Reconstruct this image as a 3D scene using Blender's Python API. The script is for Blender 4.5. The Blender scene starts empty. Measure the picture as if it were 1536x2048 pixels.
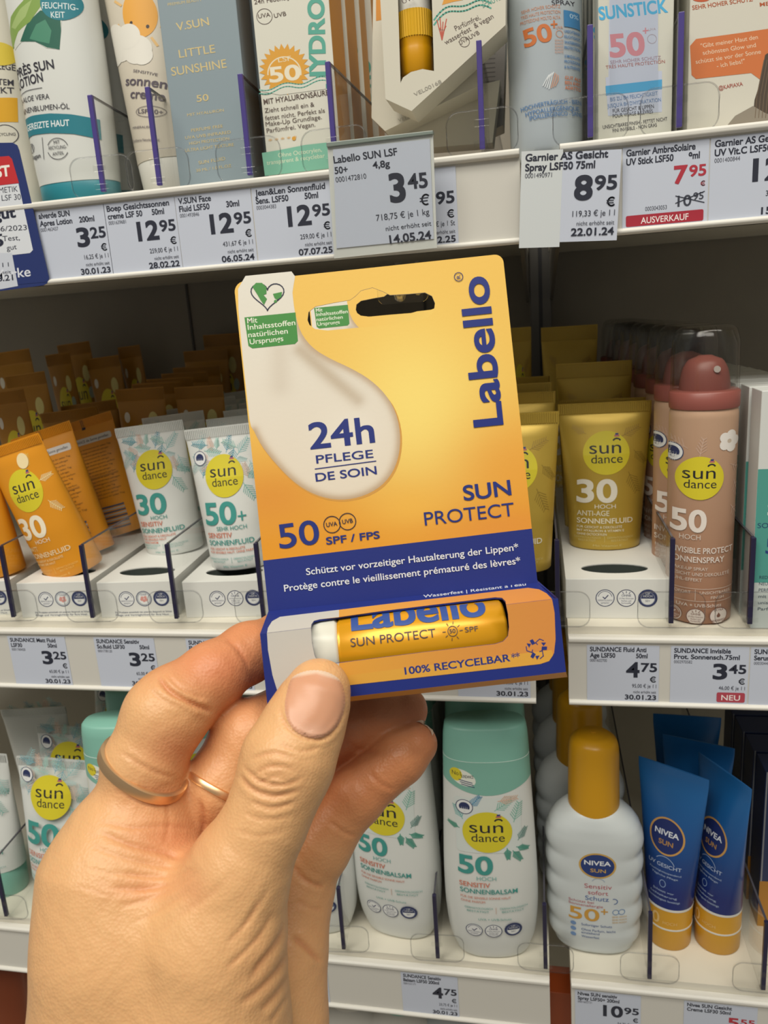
import bpy, bmesh, math, random
import numpy as np
from mathutils import Vector, Matrix
from mathutils.geometry import tessellate_polygon
from mathutils.bvhtree import BVHTree

# All measures below are millimetres; X runs right along the shelf, Y goes back into it, Z is up.
SC = bpy.context.scene
COL = SC.collection
MM = 0.001
random.seed(7)
rng = np.random.default_rng(5)

# ------------------------------------------------------------------ camera
F = 1540.0
YAW, PITCH, ROLL = -0.2067, 0.2445, 0.07005
CAM = np.array([0.0, -370.0, 0.0])
fw = np.array([math.sin(YAW)*math.cos(PITCH), math.cos(YAW)*math.cos(PITCH), -math.sin(PITCH)])
r0 = np.array([math.cos(YAW), -math.sin(YAW), 0.0])
d0 = np.cross(fw, r0)
rt = r0*math.cos(ROLL)+d0*math.sin(ROLL)
dn = -r0*math.sin(ROLL)+d0*math.cos(ROLL)
CM = np.array([rt, dn, fw])
cam = bpy.data.objects.new('camera', bpy.data.cameras.new('camera'))
COL.objects.link(cam)
cam.data.sensor_fit = 'VERTICAL'
cam.data.sensor_height = 36.0
cam.data.sensor_width = 27.0
cam.data.lens = F/2048*36.0
cam.data.clip_start = 0.01
cam.matrix_world = Matrix.Translation(Vector(CAM*MM)) @ Matrix((
    (rt[0], -dn[0], -fw[0]), (rt[1], -dn[1], -fw[1]), (rt[2], -dn[2], -fw[2]))).to_4x4()
cam.data.dof.use_dof = True
cam.data.dof.focus_distance = 0.27
cam.data.dof.aperture_fstop = 30.0
SC.camera = cam

# ------------------------------------------------------------------ light
world = bpy.data.worlds.new('world')
SC.world = world
world.use_nodes = True
world.node_tree.nodes['Background'].inputs[0].default_value = (1.0, 0.96, 0.88, 1)
world.node_tree.nodes['Background'].inputs[1].default_value = 0.2

def area(name, loc, target, sx, sy, power, col):
    l = bpy.data.lights.new(name, 'AREA')
    l.shape = 'RECTANGLE'; l.size = sx; l.size_y = sy; l.energy = power; l.color = col
    o = bpy.data.objects.new(name, l); COL.objects.link(o)
    o.location = loc
    o.rotation_euler = (Vector(target)-Vector(loc)).to_track_quat('-Z', 'Y').to_euler()
    return o
area('ceiling_light_front', (0.1, -0.62, 1.35), (0, -0.1, -0.1), 2.0, 0.3, 20, (1.0, 0.945, 0.82))
area('ceiling_light_aisle', (-0.4, -1.7, 1.9), (-0.05, 0, -0.1), 2.4, 0.6, 39, (1.0, 0.95, 0.85))
SC.view_settings.view_transform = 'Standard'
SC.view_settings.look = 'None'
SC.view_settings.gamma = 1.0
SC.view_settings.use_curve_mapping = False
SC.view_settings.exposure = 0.0

# ------------------------------------------------------------------ helpers: pixels to places
def ray(u, v): return CM.T @ np.array([(u-768)/F, (v-1024)/F, 1.0])
def onY(u, v, y):
    w = ray(u, v); return CAM+w*((y-CAM[1])/w[1])
def onZ(u, v, z):
    w = ray(u, v); return CAM+w*((z-CAM[2])/w[2])
def at(u, v, q): return CAM+ray(u, v)*q
def camspace(P): return (np.asarray(P)-CAM) @ CM.T
def to_px(P):
    q = camspace(P); return np.stack([768+F*q[..., 0]/q[..., 2], 1024+F*q[..., 1]/q[..., 2]], -1)

# ------------------------------------------------------------------ materials
def lin(h):
    if isinstance(h, str):
        h = h.lstrip('#'); c = [int(h[i:i+2], 16)/255 for i in (0, 2, 4)]
    else: c = list(h)
    return tuple((x/12.92 if x <= 0.04045 else ((x+0.055)/1.055)**2.4) for x in c)
MATS = {}
def mat(name, col='#ffffff', rough=0.45, metal=0.0, noise=0.0, nscale=200, bump=0.0, spec=0.5, sss=0.0, coat=0.0):
    if name in MATS: return MATS[name]
    m = bpy.data.materials.new(name); m.use_nodes = True
    nt = m.node_tree; b = nt.nodes['Principled BSDF']
    b.inputs['Roughness'].default_value = rough; b.inputs['Metallic'].default_value = metal
    b.inputs['Specular IOR Level'].default_value = spec
    b.inputs['Coat Weight'].default_value = coat
    c = (*lin(col), 1) if col else None
    if col is None:
        a = nt.nodes.new('ShaderNodeAttribute'); a.attribute_name = 'Col'
        src = a.outputs['Color']; nt.links.new(src, b.inputs['Base Color'])
    else: b.inputs['Base Color'].default_value = c
    if noise or bump:
        t = nt.nodes.new('ShaderNodeTexCoord'); n = nt.nodes.new('ShaderNodeTexNoise')
        n.inputs['Scale'].default_value = nscale; n.inputs['Detail'].default_value = 4
        nt.links.new(t.outputs['Object'], n.inputs['Vector'])
        if noise and col:
            mx = nt.nodes.new('ShaderNodeMixRGB'); mx.inputs[1].default_value = c
            mx.inputs[2].default_value = tuple(x*(1-noise) for x in c[:3])+(1,)
            nt.links.new(n.outputs['Fac'], mx.inputs[0]); nt.links.new(mx.outputs[0], b.inputs['Base Color'])
        if bump:
            bp = nt.nodes.new('ShaderNodeBump'); bp.inputs['Strength'].default_value = bump
            bp.inputs['Distance'].default_value = 0.0004
            nt.links.new(n.outputs['Fac'], bp.inputs['Height']); nt.links.new(bp.outputs[0], b.inputs['Normal'])
    if sss:
        b.inputs['Subsurface Weight'].default_value = sss
        b.inputs['Subsurface Radius'].default_value = (1.0, 0.35, 0.18)
        b.inputs['Subsurface Scale'].default_value = 0.004
    MATS[name] = m
    return m
def clear(name, tint=(0.985, 0.988, 0.985), gloss=1.0, rough=0.05, ior=1.45):
    if name in MATS: return MATS[name]
    m = bpy.data.materials.new(name); m.use_nodes = True; nt = m.node_tree; nt.nodes.clear()
    out = nt.nodes.new('ShaderNodeOutputMaterial'); mx = nt.nodes.new('ShaderNodeMixShader')
    tr = nt.nodes.new('ShaderNodeBsdfTransparent'); tr.inputs[0].default_value = (*tint, 1)
    gl = nt.nodes.new('ShaderNodeBsdfGlossy'); gl.inputs['Roughness'].default_value = rough
    fr = nt.nodes.new('ShaderNodeLayerWeight'); fr.inputs['Blend'].default_value = 0.5
    pw = nt.nodes.new('ShaderNodeMath'); pw.operation = 'POWER'; pw.inputs[1].default_value = 4.0
    ml = nt.nodes.new('ShaderNodeMath'); ml.operation = 'MULTIPLY_ADD'; ml.inputs[1].default_value = 0.55*gloss; ml.inputs[2].default_value = 0.03
    nt.links.new(fr.outputs['Facing'], pw.inputs[0]); nt.links.new(pw.outputs[0], ml.inputs[0])
    nt.links.new(ml.outputs[0], mx.inputs[0]); nt.links.new(tr.outputs[0], mx.inputs[1])
    nt.links.new(gl.outputs[0], mx.inputs[2]); nt.links.new(mx.outputs[0], out.inputs[0])
    MATS[name] = m
    return m
INK = mat('printed_ink', None, 0.5)
CARD = mat('printed_card', None, 0.55, bump=0.05, nscale=900)
METALINK = mat('gold_foil', '#d9c48a', 0.3, 0.7)
WHITE = mat('shelf_white', '#d8d6cf', 0.45)
ACR = clear('clear_acrylic')
ACR2 = clear('clear_cap_plastic', (0.93, 0.93, 0.92), rough=0.12)
PURPLE = mat('purple_edge', '#4a3f86', 0.35)
NAVYEDGE = mat('dark_edge', '#25223f', 0.3)
BODYW = mat('white_plastic', '#dcdfdc', 0.38)
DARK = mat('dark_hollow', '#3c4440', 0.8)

# ------------------------------------------------------------------ helpers: objects
def link(name, me, parent=None):
    o = bpy.data.objects.new(name, me); COL.objects.link(o)
    if parent is not None: o.parent = parent
    return o
def mesh(name, V, Fc, m, parent=None, smooth=False, cols=None):
    me = bpy.data.meshes.new(name)
    V = np.asarray(V, float)*MM
    me.from_pydata(V.tolist(), [], [list(map(int, f)) for f in Fc] if not isinstance(Fc, np.ndarray) else Fc.tolist())
    me.materials.append(m)
    if smooth: me.polygons.foreach_set('use_smooth', [True]*len(me.polygons))
    if cols is not None:
        a = me.color_attributes.new('Col', 'FLOAT_COLOR', 'POINT')
        c = np.ones((len(V), 4), np.float32); c[:, :3] = cols
        a.data.foreach_set('color', c.ravel())
    me.update()
    return link(name, me, parent)
def thing(name, label, cat, loc=(0, 0, 0), rot=(0, 0, 0), group=None, kind=None):
    o = bpy.data.objects.new(name, None); COL.objects.link(o)
    o.location = Vector(loc)*MM; o.rotation_euler = rot
    o.empty_display_size = 0.01
    return tag(o, label, cat, group, kind)
def tag(o, label=None, cat=None, group=None, kind=None):
    if label: o['label'] = label
    if cat: o['category'] = cat
    if group: o['group'] = group
    if kind: o['kind'] = kind
    return o
def dup(root, loc=None, rot=None, label=None, scale=None, skip=()):
    r = root.copy(); COL.objects.link(r)
    if loc is not None: r.location = Vector(loc)*MM
    if rot is not None: r.rotation_euler = rot
    if label: r['label'] = label
    if scale is not None: r.scale = scale
    for ch in list(root.children):
        if ch.name.split('.')[0] in skip: continue
        c = ch.copy(); COL.objects.link(c); c.parent = r
        for g in ch.children:
            d = g.copy(); COL.objects.link(d); d.parent = c
    return r
def bevel(o, w=0.6, seg=2):
    b = o.modifiers.new('bevel', 'BEVEL'); b.width = w*MM; b.segments = seg; b.limit_method = 'ANGLE'; b.angle_limit = 0.6
    return o
def box(name, x0, y0, z0, x1, y1, z1, m, parent=None, bv=0.0, cols=None):
    V = [(x, y, z) for x in (x0, x1) for y in (y0, y1) for z in (z0, z1)]
    Fc = [(0, 1, 3, 2), (4, 6, 7, 5), (0, 4, 5, 1), (2, 3, 7, 6), (0, 2, 6, 4), (1, 5, 7, 3)]
    o = mesh(name, V, Fc, m, parent, cols=cols)
    if bv: bevel(o, bv)
    return o
def prism(name, pts, a, b, m, parent=None, axis='y', bv=0.0, holes=(), smooth=False):
    """outline pts (2D) extruded from a to b along axis ('y': pts are x,z; 'x': pts are y,z; 'z': pts are x,y)"""
    loops = [list(pts)]+[list(h) for h in holes]
    flat = [p for l in loops for p in l]
    T = tessellate_polygon([[Vector((p[0], p[1], 0)) for p in l] for l in loops])
    def put(p, t):
        return (p[0], t, p[1]) if axis == 'y' else ((t, p[0], p[1]) if axis == 'x' else (p[0], p[1], t))
    n = len(flat)
    V = [put(p, a) for p in flat]+[put(p, b) for p in flat]
    Fc = [tuple(t) for t in T]+[tuple(i+n for i in reversed(t)) for t in T]
    s = 0
    for l in loops:
        k = len(l)
        for i in range(k):
            j = (i+1) % k
            Fc.append((s+i, s+j, s+j+n, s+i+n))
        s += k
    o = mesh(name, V, Fc, m, parent)
    bm = bmesh.new(); bm.from_mesh(o.data); bmesh.ops.recalc_face_normals(bm, faces=bm.faces); bm.to_mesh(o.data); bm.free()
    if bv: bevel(o, bv)
    return o
def rrect(x0, y0, x1, y1, r, n=6):
    P = []
    for cx, cy, a in ((x1-r, y0+r, -90), (x1-r, y1-r, 0), (x0+r, y1-r, 90), (x0+r, y0+r, 180)):
        for i in range(n+1):
            t = math.radians(a+90*i/n); P.append((cx+r*math.cos(t), cy+r*math.sin(t)))
    return P
def tube(name, path, r, m, parent=None, n=8, closed=False):
    P = [Vector(p) for p in path]; V = []; Fc = []
    rr = r if isinstance(r, (list, tuple)) else [r]*len(P)
    up = Vector((0, 0, 1))
    for i, p in enumerate(P):
        d = (P[min(i+1, len(P)-1)]-P[max(i-1, 0)]).normalized()
        s = d.cross(up)
        if s.length < 1e-3: s = d.cross(Vector((0, 1, 0)))
        s.normalize(); t = s.cross(d)
        for k in range(n):
            a = 2*math.pi*k/n; V.append(p+(s*math.cos(a)+t*math.sin(a))*rr[i])
    for i in range(len(P)-1):
        for k in range(n):
            Fc.append((i*n+k, i*n+(k+1) % n, (i+1)*n+(k+1) % n, (i+1)*n+k))
    Fc.append(tuple(range(n))[::-1]); Fc.append(tuple(range((len(P)-1)*n, len(P)*n)))
    return mesh(name, V, Fc, m, parent, smooth=True)

class Body:
    """a standing container: superellipse sections (z, half width, half depth, x shift, y shift, power)"""
    def __init__(s, secs, p=2.0):
        S = [(list(q)+[0, 0, p][len(q)-3:])[:6] if len(q) < 6 else list(q) for q in secs]
        s.S = np.array(S, float)
    def at(s, z):
        return [np.interp(z, s.S[:, 0], s.S[:, i]) for i in range(1, 6)]
    def front(s, x, z, off):
        a, b, cx, cy, p = s.at(z)
        t = np.clip(np.abs((x-cx)/a), 0, 0.995)
        xx = cx+np.sign(x-cx)*t*a
        y = cy-b*(1-t**p)**(1/p)
        # rough outward normal in the horizontal plane
        nx = np.sign(x-cx)*(t**(p-1))/a; ny = -((1-t**p)**((p-1)/p))/np.maximum(b, 0.3)
        l = np.hypot(nx, ny)+1e-9
        return np.stack([xx+nx/l*off, y+ny/l*off, z], -1)
    def build(s, name, m, parent, z0=None, z1=None, n=40, rows=None, cap=(True, True), cols=None, grow=0.0):
        z0 = s.S[0, 0] if z0 is None else z0; z1 = s.S[-1, 0] if z1 is None else z1
        zs = sorted(set([z0, z1]+[float(q) for q in s.S[:, 0] if z0 < q < z1]+(list(np.linspace(z0, z1, rows)) if rows else [])))
        V = []; Fc = []
        for z in zs:
            a, b, cx, cy, p = s.at(z)
            for k in range(n):
                t = 2*math.pi*k/n; c, q = math.cos(t), math.sin(t)
                V.append((cx+(a+grow)*math.copysign(abs(c)**(2/p), c), cy+(b+grow)*math.copysign(abs(q)**(2/p), q), z))
        for i in range(len(zs)-1):
            for k in range(n):
                Fc.append((i*n+k, i*n+(k+1) % n, (i+1)*n+(k+1) % n, (i+1)*n+k))
        if cap[0]: Fc.append(tuple(range(n))[::-1])
        if cap[1]: Fc.append(tuple(range((len(zs)-1)*n, len(zs)*n)))
        V = np.array(V)
        o = mesh(name, V, Fc, m, parent, smooth=True, cols=None if cols is None else cols(V))
        for q in o.data.polygons:
            if len(q.vertices) > 4: q.use_smooth = False
        try: o.data.set_sharp_from_angle(angle=0.9)
        except Exception: pass
        return o
def smooth_secs(secs, n=28, p=2.0):
    """Catmull-Rom through the given sections"""
    S = np.array([(list(q)+[0, 0, p][len(q)-3:])[:6] if len(q) < 6 else list(q) for q in secs], float)
    out = []
    k = len(S)
    for t in np.linspace(0, k-1, n):
        i = min(int(t), k-2); f = t-i
        p0, p1, p2, p3 = S[max(i-1, 0)], S[i], S[i+1], S[min(i+2, k-1)]
        v = 0.5*((2*p1)+(-p0+p2)*f+(2*p0-5*p1+4*p2-p3)*f*f+(-p0+3*p1-3*p2+p3)*f**3)
        v[0] = p1[0]+(p2[0]-p1[0])*f
        v[1:3] = np.maximum(v[1:3], 0.15)
        out.append(list(v))
    return out

# ------------------------------------------------------------------ helpers: print on surfaces
_TX = {}
def glyphs(s, bold=0.0, res=6):
    k = (s, bold, res)
    if k in _TX: return _TX[k]
    c = bpy.data.curves.new('text', 'FONT'); c.body = s; c.offset = bold; c.resolution_u = res
    o = bpy.data.objects.new('text', c)
    me = o.to_mesh(); me.calc_loop_triangles()
    V = np.zeros(len(me.vertices)*3); me.vertices.foreach_get('co', V); V = V.reshape(-1, 3)[:, :2]
    T = np.zeros(len(me.loop_triangles)*3, int); me.loop_triangles.foreach_get('vertices', T)
    tr = V[T.reshape(-1, 3)]/0.729 if len(V) else np.zeros((0, 3, 2))
    o.to_mesh_clear(); bpy.data.objects.remove(o); bpy.data.curves.remove(c)
    if len(tr):
        x0, x1 = tr[..., 0].min(), tr[..., 0].max()
        tr = tr-np.array([x0, 0]); w = x1-x0
    else: w = 1.0
    _TX[k] = (tr, w)
    return _TX[k]
NAVY, BLACK, GREY = '#1f2f7c', '#23232b', '#55565c'
class Print:
    def __init__(s, pre=None):
        s.L = []; s.pre = pre; s.n = 0; s.cur = None
    def add(s, tris, col, kind=None):
        tris = np.asarray(tris, float)
        if len(tris) == 0: return
        if kind == 'line' and s.L and s.L[-1][3] == 'line' and s.L[-1][4] == s.cur: s.n -= 0.93       # strokes of one drawing lie almost on one level
        elif kind == 'heavy': s.n -= 0.8
        s.L.append((tris, col, s.n, kind, s.cur)); s.n += 1
    def poly(s, pts, col, holes=()):
        loops = [list(pts)]+[list(h) for h in holes]
        flat = np.array([p for l in loops for p in l], float)
        T = tessellate_polygon([[Vector((p[0], p[1], 0)) for p in l] for l in loops])
        s.add(flat[np.array(T)], col)
    def rect(s, x0, y0, x1, y1, col, r=0, n=5):
        s.poly(rrect(min(x0, x1), min(y0, y1), max(x0, x1), max(y0, y1), r, n) if r else [(x0, y0), (x1, y0), (x1, y1), (x0, y1)], col)
    def disc(s, x, y, r, col, ry=None, n=36, rot=0.0):
        ry = r if ry is None else ry; c, q = math.cos(rot), math.sin(rot)
        s.poly([(x+r*math.cos(t)*c-ry*math.sin(t)*q, y+r*math.cos(t)*q+ry*math.sin(t)*c) for t in np.linspace(0, 2*math.pi, n, endpoint=False)], col)
    def line(s, pts, w, col):
        P = np.array(pts, float); T = []
        for a, b in zip(P[:-1], P[1:]):
            d = b-a; l = np.hypot(*d)
            if l < 1e-9: continue
            q = np.array([-d[1], d[0]])/l*w/2; e = d/l*w*0.25
            a2, b2 = a-e, b+e
            T += [[a2-q, b2-q, b2+q], [a2-q, b2+q, a2+q]]
        s.add(T, col, 'line')
    def ring(s, x, y, r, w, col, n=32, a0=0, a1=360, ry=None):
        ry = r if ry is None else ry
        s.line([(x+r*math.cos(math.radians(t)), y+ry*math.sin(math.radians(t))) for t in np.linspace(a0, a1, n+1)], w, col)
    def text(s, t, x, y, h, col, align='l', w=None, bold=0.0, kx=1.0, rot=0.0, flip=1.0, heavy=0.0):
        """cap height h, baseline origin x, y; w forces the width"""
        tr, tw = glyphs(t, bold)
        if not len(tr): return
        sx = (w/tw) if w else h*kx
        W = tw*sx
        q = tr*np.array([sx, h*flip])-np.array([{'l': 0, 'c': W/2, 'r': W}[align], 0])
        if heavy:
            Qs = [q+np.array([dx, dy])*h*heavy for dx, dy in ((-1, -1), (1, -1), (-1, 1), (1, 1), (0, 0))]
        else: Qs = [q]
        c, k = math.cos(rot), math.sin(rot)
        for i, q in enumerate(Qs): s.add(q @ np.array([[c, k], [-k, c]])+np.array([x, y]), col, 'heavy' if i else None)
    def pt(s, t, u0, v0, u1, v1, h, col, bold=0.0, heavy=0.0, up=None):
        """text in picture coordinates (v down) running from (u0,v0) to (u1,v1), cap height h"""
        tr, tw = glyphs(t, bold)
        if not len(tr): return
        d = np.array([u1-u0, v1-v0], float); L = np.hypot(*d)
        e = d/tw
        n = np.array([d[1], -d[0]])/L if up is None else np.array(up, float)/np.hypot(*up)
        q = tr
        for i, (dx, dy) in enumerate((((-1, -1), (1, -1), (-1, 1), (1, 1)) if heavy else ())+((0, 0),)):
            q = tr+np.array([dx, dy])*heavy
            s.add(q[..., :1]*e+q[..., 1:]*n*h+np.array([u0, v0]), col, 'heavy' if i else None)
    def euro(s, x, y, h, col, w=0.16):
        r = h*0.5; cx, cy = x-r*0.95, y+r
        s.line([(cx+r*0.86*math.cos(math.radians(t)), cy+r*0.9*math.sin(math.radians(t))) for t in range(50, 316, 12)], h*w, col)
        for k in (0.13, -0.13):
            s.rect(cx-r*1.15, cy+h*k-h*w*0.33, cx+r*0.45, cy+h*k+h*w*0.33, col)
    def build(s, name, fn, parent=None, m=None, edge=None, base=0.04, step=0.006):
        tags = []
        for e in s.L:
            if e[4] not in tags: tags.append(e[4])
        if len(tags) > 1 or tags[0] is not None:
            all_ = s.L
            for q in tags:
                s.L = [e[:4]+(None,) for e in all_ if e[4] == q]; s.build(q or name, fn, parent, m, edge, base, step)
            s.L = all_; return None
        TT = []; CC = []; OO = []
        for tris, col, lay, _k, _t in s.L:
            if s.pre is not None: tris = s.pre(tris.reshape(-1, 2)).reshape(-1, 3, 2)
            E = edge
            if callable(col) and not E: E = 1.5
            if E:
                for _ in range(24):
                    e = np.stack([np.hypot(*(tris[:, (i+1) % 3]-tris[:, i]).T) for i in range(3)], 1)
                    k = e.argmax(1); bad = e.max(1) > E
                    if not bad.any(): break
                    good = tris[~bad]; B = tris[bad]; kb = k[bad]; r = np.arange(len(B))
                    a, b, c = B[r, kb], B[r, (kb+1) % 3], B[r, (kb+2) % 3]; mid = (a+b)/2
                    tris = np.concatenate([good, np.stack([a, mid, c], 1), np.stack([mid, b, c], 1)])
            P = tris.reshape(-1, 2)
            if callable(col): C = col(P)
            else: C = np.tile(np.array(lin(col)), (len(P), 1))
            TT.append(P); CC.append(C); OO.append(np.full(len(P), base+step*lay))
        P = np.concatenate(TT); C = np.concatenate(CC); O = np.concatenate(OO)
        V = fn(P[:, 0], P[:, 1], O)
        Fc = np.arange(len(V)).reshape(-1, 3)
        return mesh(name, V, Fc, m or INK, parent, smooth=False, cols=C)
def flatfn(y=0.0):
    return lambda x, z, o: np.stack([x, y-o, z], -1)
def pxpre(Y, ox=0.0, oz=0.0):
    """picture coordinates -> millimetres on the upright plane at depth Y, measured from (ox, oz)"""
    def f(P):
        w = np.stack([(P[:, 0]-768)/F, (P[:, 1]-1024)/F, np.ones(len(P))], 1) @ CM
        t = (Y-CAM[1])/w[:, 1]
        return np.stack([w[:, 0]*t-ox, w[:, 2]*t-oz], 1)
    return f
def mixc(a, b, t):
    a, b = np.array(lin(a)) if not isinstance(a, np.ndarray) else a, np.array(lin(b)) if not isinstance(b, np.ndarray) else b
    t = np.clip(t, 0, 1)[:, None]
    return a*(1-t)+b*t
ORD = ['front', 'second', 'third', 'fourth', 'fifth', 'sixth', 'seventh', 'eighth', 'ninth', 'tenth', 'eleventh', 'twelfth']
# ------------------------------------------------------------------ the setting: back panel, uprights
FLOOR = {'top': 66.0, 'mid': -156.5, 'low': -368.5}
RAIL = {'top': (68.0, 28.5), 'mid': (-160.5, -198.0), 'low': (-373.0, -408.5)}
PANEL = mat('back_panel_grey', '#8d877b', 0.6, noise=0.15, nscale=30)
BOARD = mat('shelf_board', '#ded9ca', 0.5, noise=0.05, nscale=20)
POST = mat('upright_dark', '#4c4a47', 0.5, 0.3)
RAILW = mat('rail_plastic', '#cfcdc6', 0.4)
wb = box('wall_back', -1500, 353, -800, 1200, 360, 900, PANEL); tag(wb, kind='structure')
fl = box('floor', -1500, -3200, -1310, 1200, 360, -1300, mat('store_floor', '#b9b2a4', 0.3, noise=0.1, nscale=3)); tag(fl, kind='structure')
for x in (-560, -330, -100, 250):
    s = box('panel_seam', x-1, 351.5, -800, x+1, 353, 500, POST, wb)
for sx, name in ((3.5, 'upright_post'),):
    up = thing(name, 'dark slotted upright post between the two shelf bays', 'post', (sx, 325, -800))
    box('post', -9, 0, 0, 9, 24, 1300, POST, up, 1.0)
    box('slot_strip', -1.5, -0.6, 0, 1.5, 0, 1300, mat('slot_dark', '#15151a', 0.6), up)

def make_shelf(level, x0, x1, label, extra):
    zt, zb = RAIL[level]; f = FLOOR[level]
    t = thing('shelf', label, 'shelf', ((x0+x1)/2, 0, f))
    w = (x1-x0)/2
    box('board', -w, 3, -20, w, 350, 0, BOARD, t)
    r = box('price_rail', -w, -0.6, zb-f, w, 3, zt-f-1, RAILW, t)
    def lip(name, z0, z1, y):
        prism(name, [(3, z0), (-y+1, z0), (-y, z0+0.9), (-y, z1-0.9), (-y+1, z1), (3, z1)], -w, w, WHITE, r, axis='x', bv=0.4)
    lip('top_lip', zt-f-3.4, zt-f, 3.0 if level == 'top' else 1.9)
    lip('bottom_lip', zb-f, zb-f+2.8, 2.6)
    # steel bracket at the bay end
    e = w-1.5 if extra == 'left' else -w+1.5
    prism('bracket', [(8, -21), (330, -60), (345, -60), (345, -20), (8, -20)], e-1.2, e+1.2, mat('bracket_grey', '#8f8c86', 0.4, 0.5), t, axis='x')
    return t
for lv, w, nx, nx2 in (('top', 'upper', -6, 11), ('mid', 'middle', -4, 12.5), ('low', 'lower', 0, 12)):
    make_shelf(lv, -640, nx, 'pale metal shelf with price rail, %s level of the left bay' % w, 'left')
    make_shelf(lv, nx2, 330, 'pale metal shelf with price rail, %s level of the right bay' % w, 'right')

# ------------------------------------------------------------------ dividers
RIM = clear('acrylic_rim', (0.84, 0.84, 0.85), gloss=1.6, rough=0.15)
def make_divider(edge_m):
    t = thing('shelf_divider', 'x', 'divider', (0, 0, 0), group=None)
    prism('panel', [(1.5, 1), (250, 1), (250, 46.5), (1.5, 46.5)], -0.6, 0.6, ACR, t, axis='x')
    prism('edge_strip', [(-1.0, 3.5), (1.2, 3.5), (1.8, 46.5), (-0.6, 46.5)], -1.15, 1.15, edge_m, t, axis='x', bv=0.3)
    prism('tab', rrect(-15.5, 1.0, 15.5, 19.5, 5.5), 0.1, 1.6, ACR, t, axis='y', bv=0.35)
    prism('top_edge', [(1.5, 46.1), (250, 46.1), (250, 46.9), (1.5, 46.9)], -0.5, 0.5, mat('acrylic_edge', '#4b4a52', 0.2, spec=0.7), t, axis='x')
    rp = rrect(-15.5, 1.0, 15.5, 19.5, 5.5)
    tube('tab_rim', [(x, -0.1, z) for x, z in rp+rp[:1]], 0.33, RIM, t, 6)
    c = box('clip', -3.6, -1.6, 4.5, 3.6, -1.1, 7.0, ACR, t, 0.3)
    box('clip', -3.2, -1.6, 12.5, 3.2, -1.1, 15.5, ACR, t, 0.3)
    return t
DVP = make_divider(PURPLE); DVN = make_divider(NAVYEDGE)
used = {'p': 0, 'n': 0}
def place_div(kind, u, v, level, rot, label, X=None):
    p = DVP if kind == 'p' else DVN
    x = onY(u, v, 0)[0] if X is None else X
    loc = (x, 0, FLOOR[level]); r = (0, 0, math.radians(rot))
    if used[kind] == 0:
        used[kind] = 1; p.location = Vector(loc)*MM; p.rotation_euler = r; p['label'] = label; return p
    return dup(p, loc, r, label)
for u, v, rot, lb in ((180, 195, 5, 'between teal-banded bottle and beige tube'), (295, 180, 5, 'before the grey-blue carton'),
        (480, 150, 3, 'between grey-blue and mint cartons'), (655, 125, -3, 'just above the hanging price card'),
        (958, 95, 0, 'before the tilted cartons'), (1180, 55, 0, 'between pale can and stick card'),
        (1363, 25, 0, 'left of the orange speech bubble')):
    place_div('p', u, v, 'top', rot, 'clear shelf divider with purple edge '+lb)
for u, v, rot, lb in ((4, 1113, 5, 'left of the leaning orange tube'), (165, 1112, 4.5, 'between orange and white 30 tubes'), (336, 1110, 4.4, 'between white 30 and 50+ tubes'),
        (513, 1106, 4, 'right of the white 50+ tube'), (1114, 1107, 0, 'left of the front gold tube'), (1345, 1102, 0, 'between gold tube and rose can'),
        (1506, 1102, 0, 'right of the rose spray can')):
    place_div('n', u, v, 'mid', rot, 'clear shelf divider with dark edge '+lb)
for u, v, rot, lb in ((2, 1780, 5, 'at the far left of the lowest shelf'), (678, 1795, 5, 'left of the half-hidden balm bottle'), (869, 1805, 3, 'between the two balm bottles'),
        (1089, 1827, 0, 'left of the yellow-capped spray'), (1301, 1835, 0, 'between yellow-capped spray and blue tubes'), (1534, 1845, 0, 'right of the blue tubes')):
    place_div('n', u, v, 'low', rot, 'clear shelf divider with dark edge '+lb)

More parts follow.
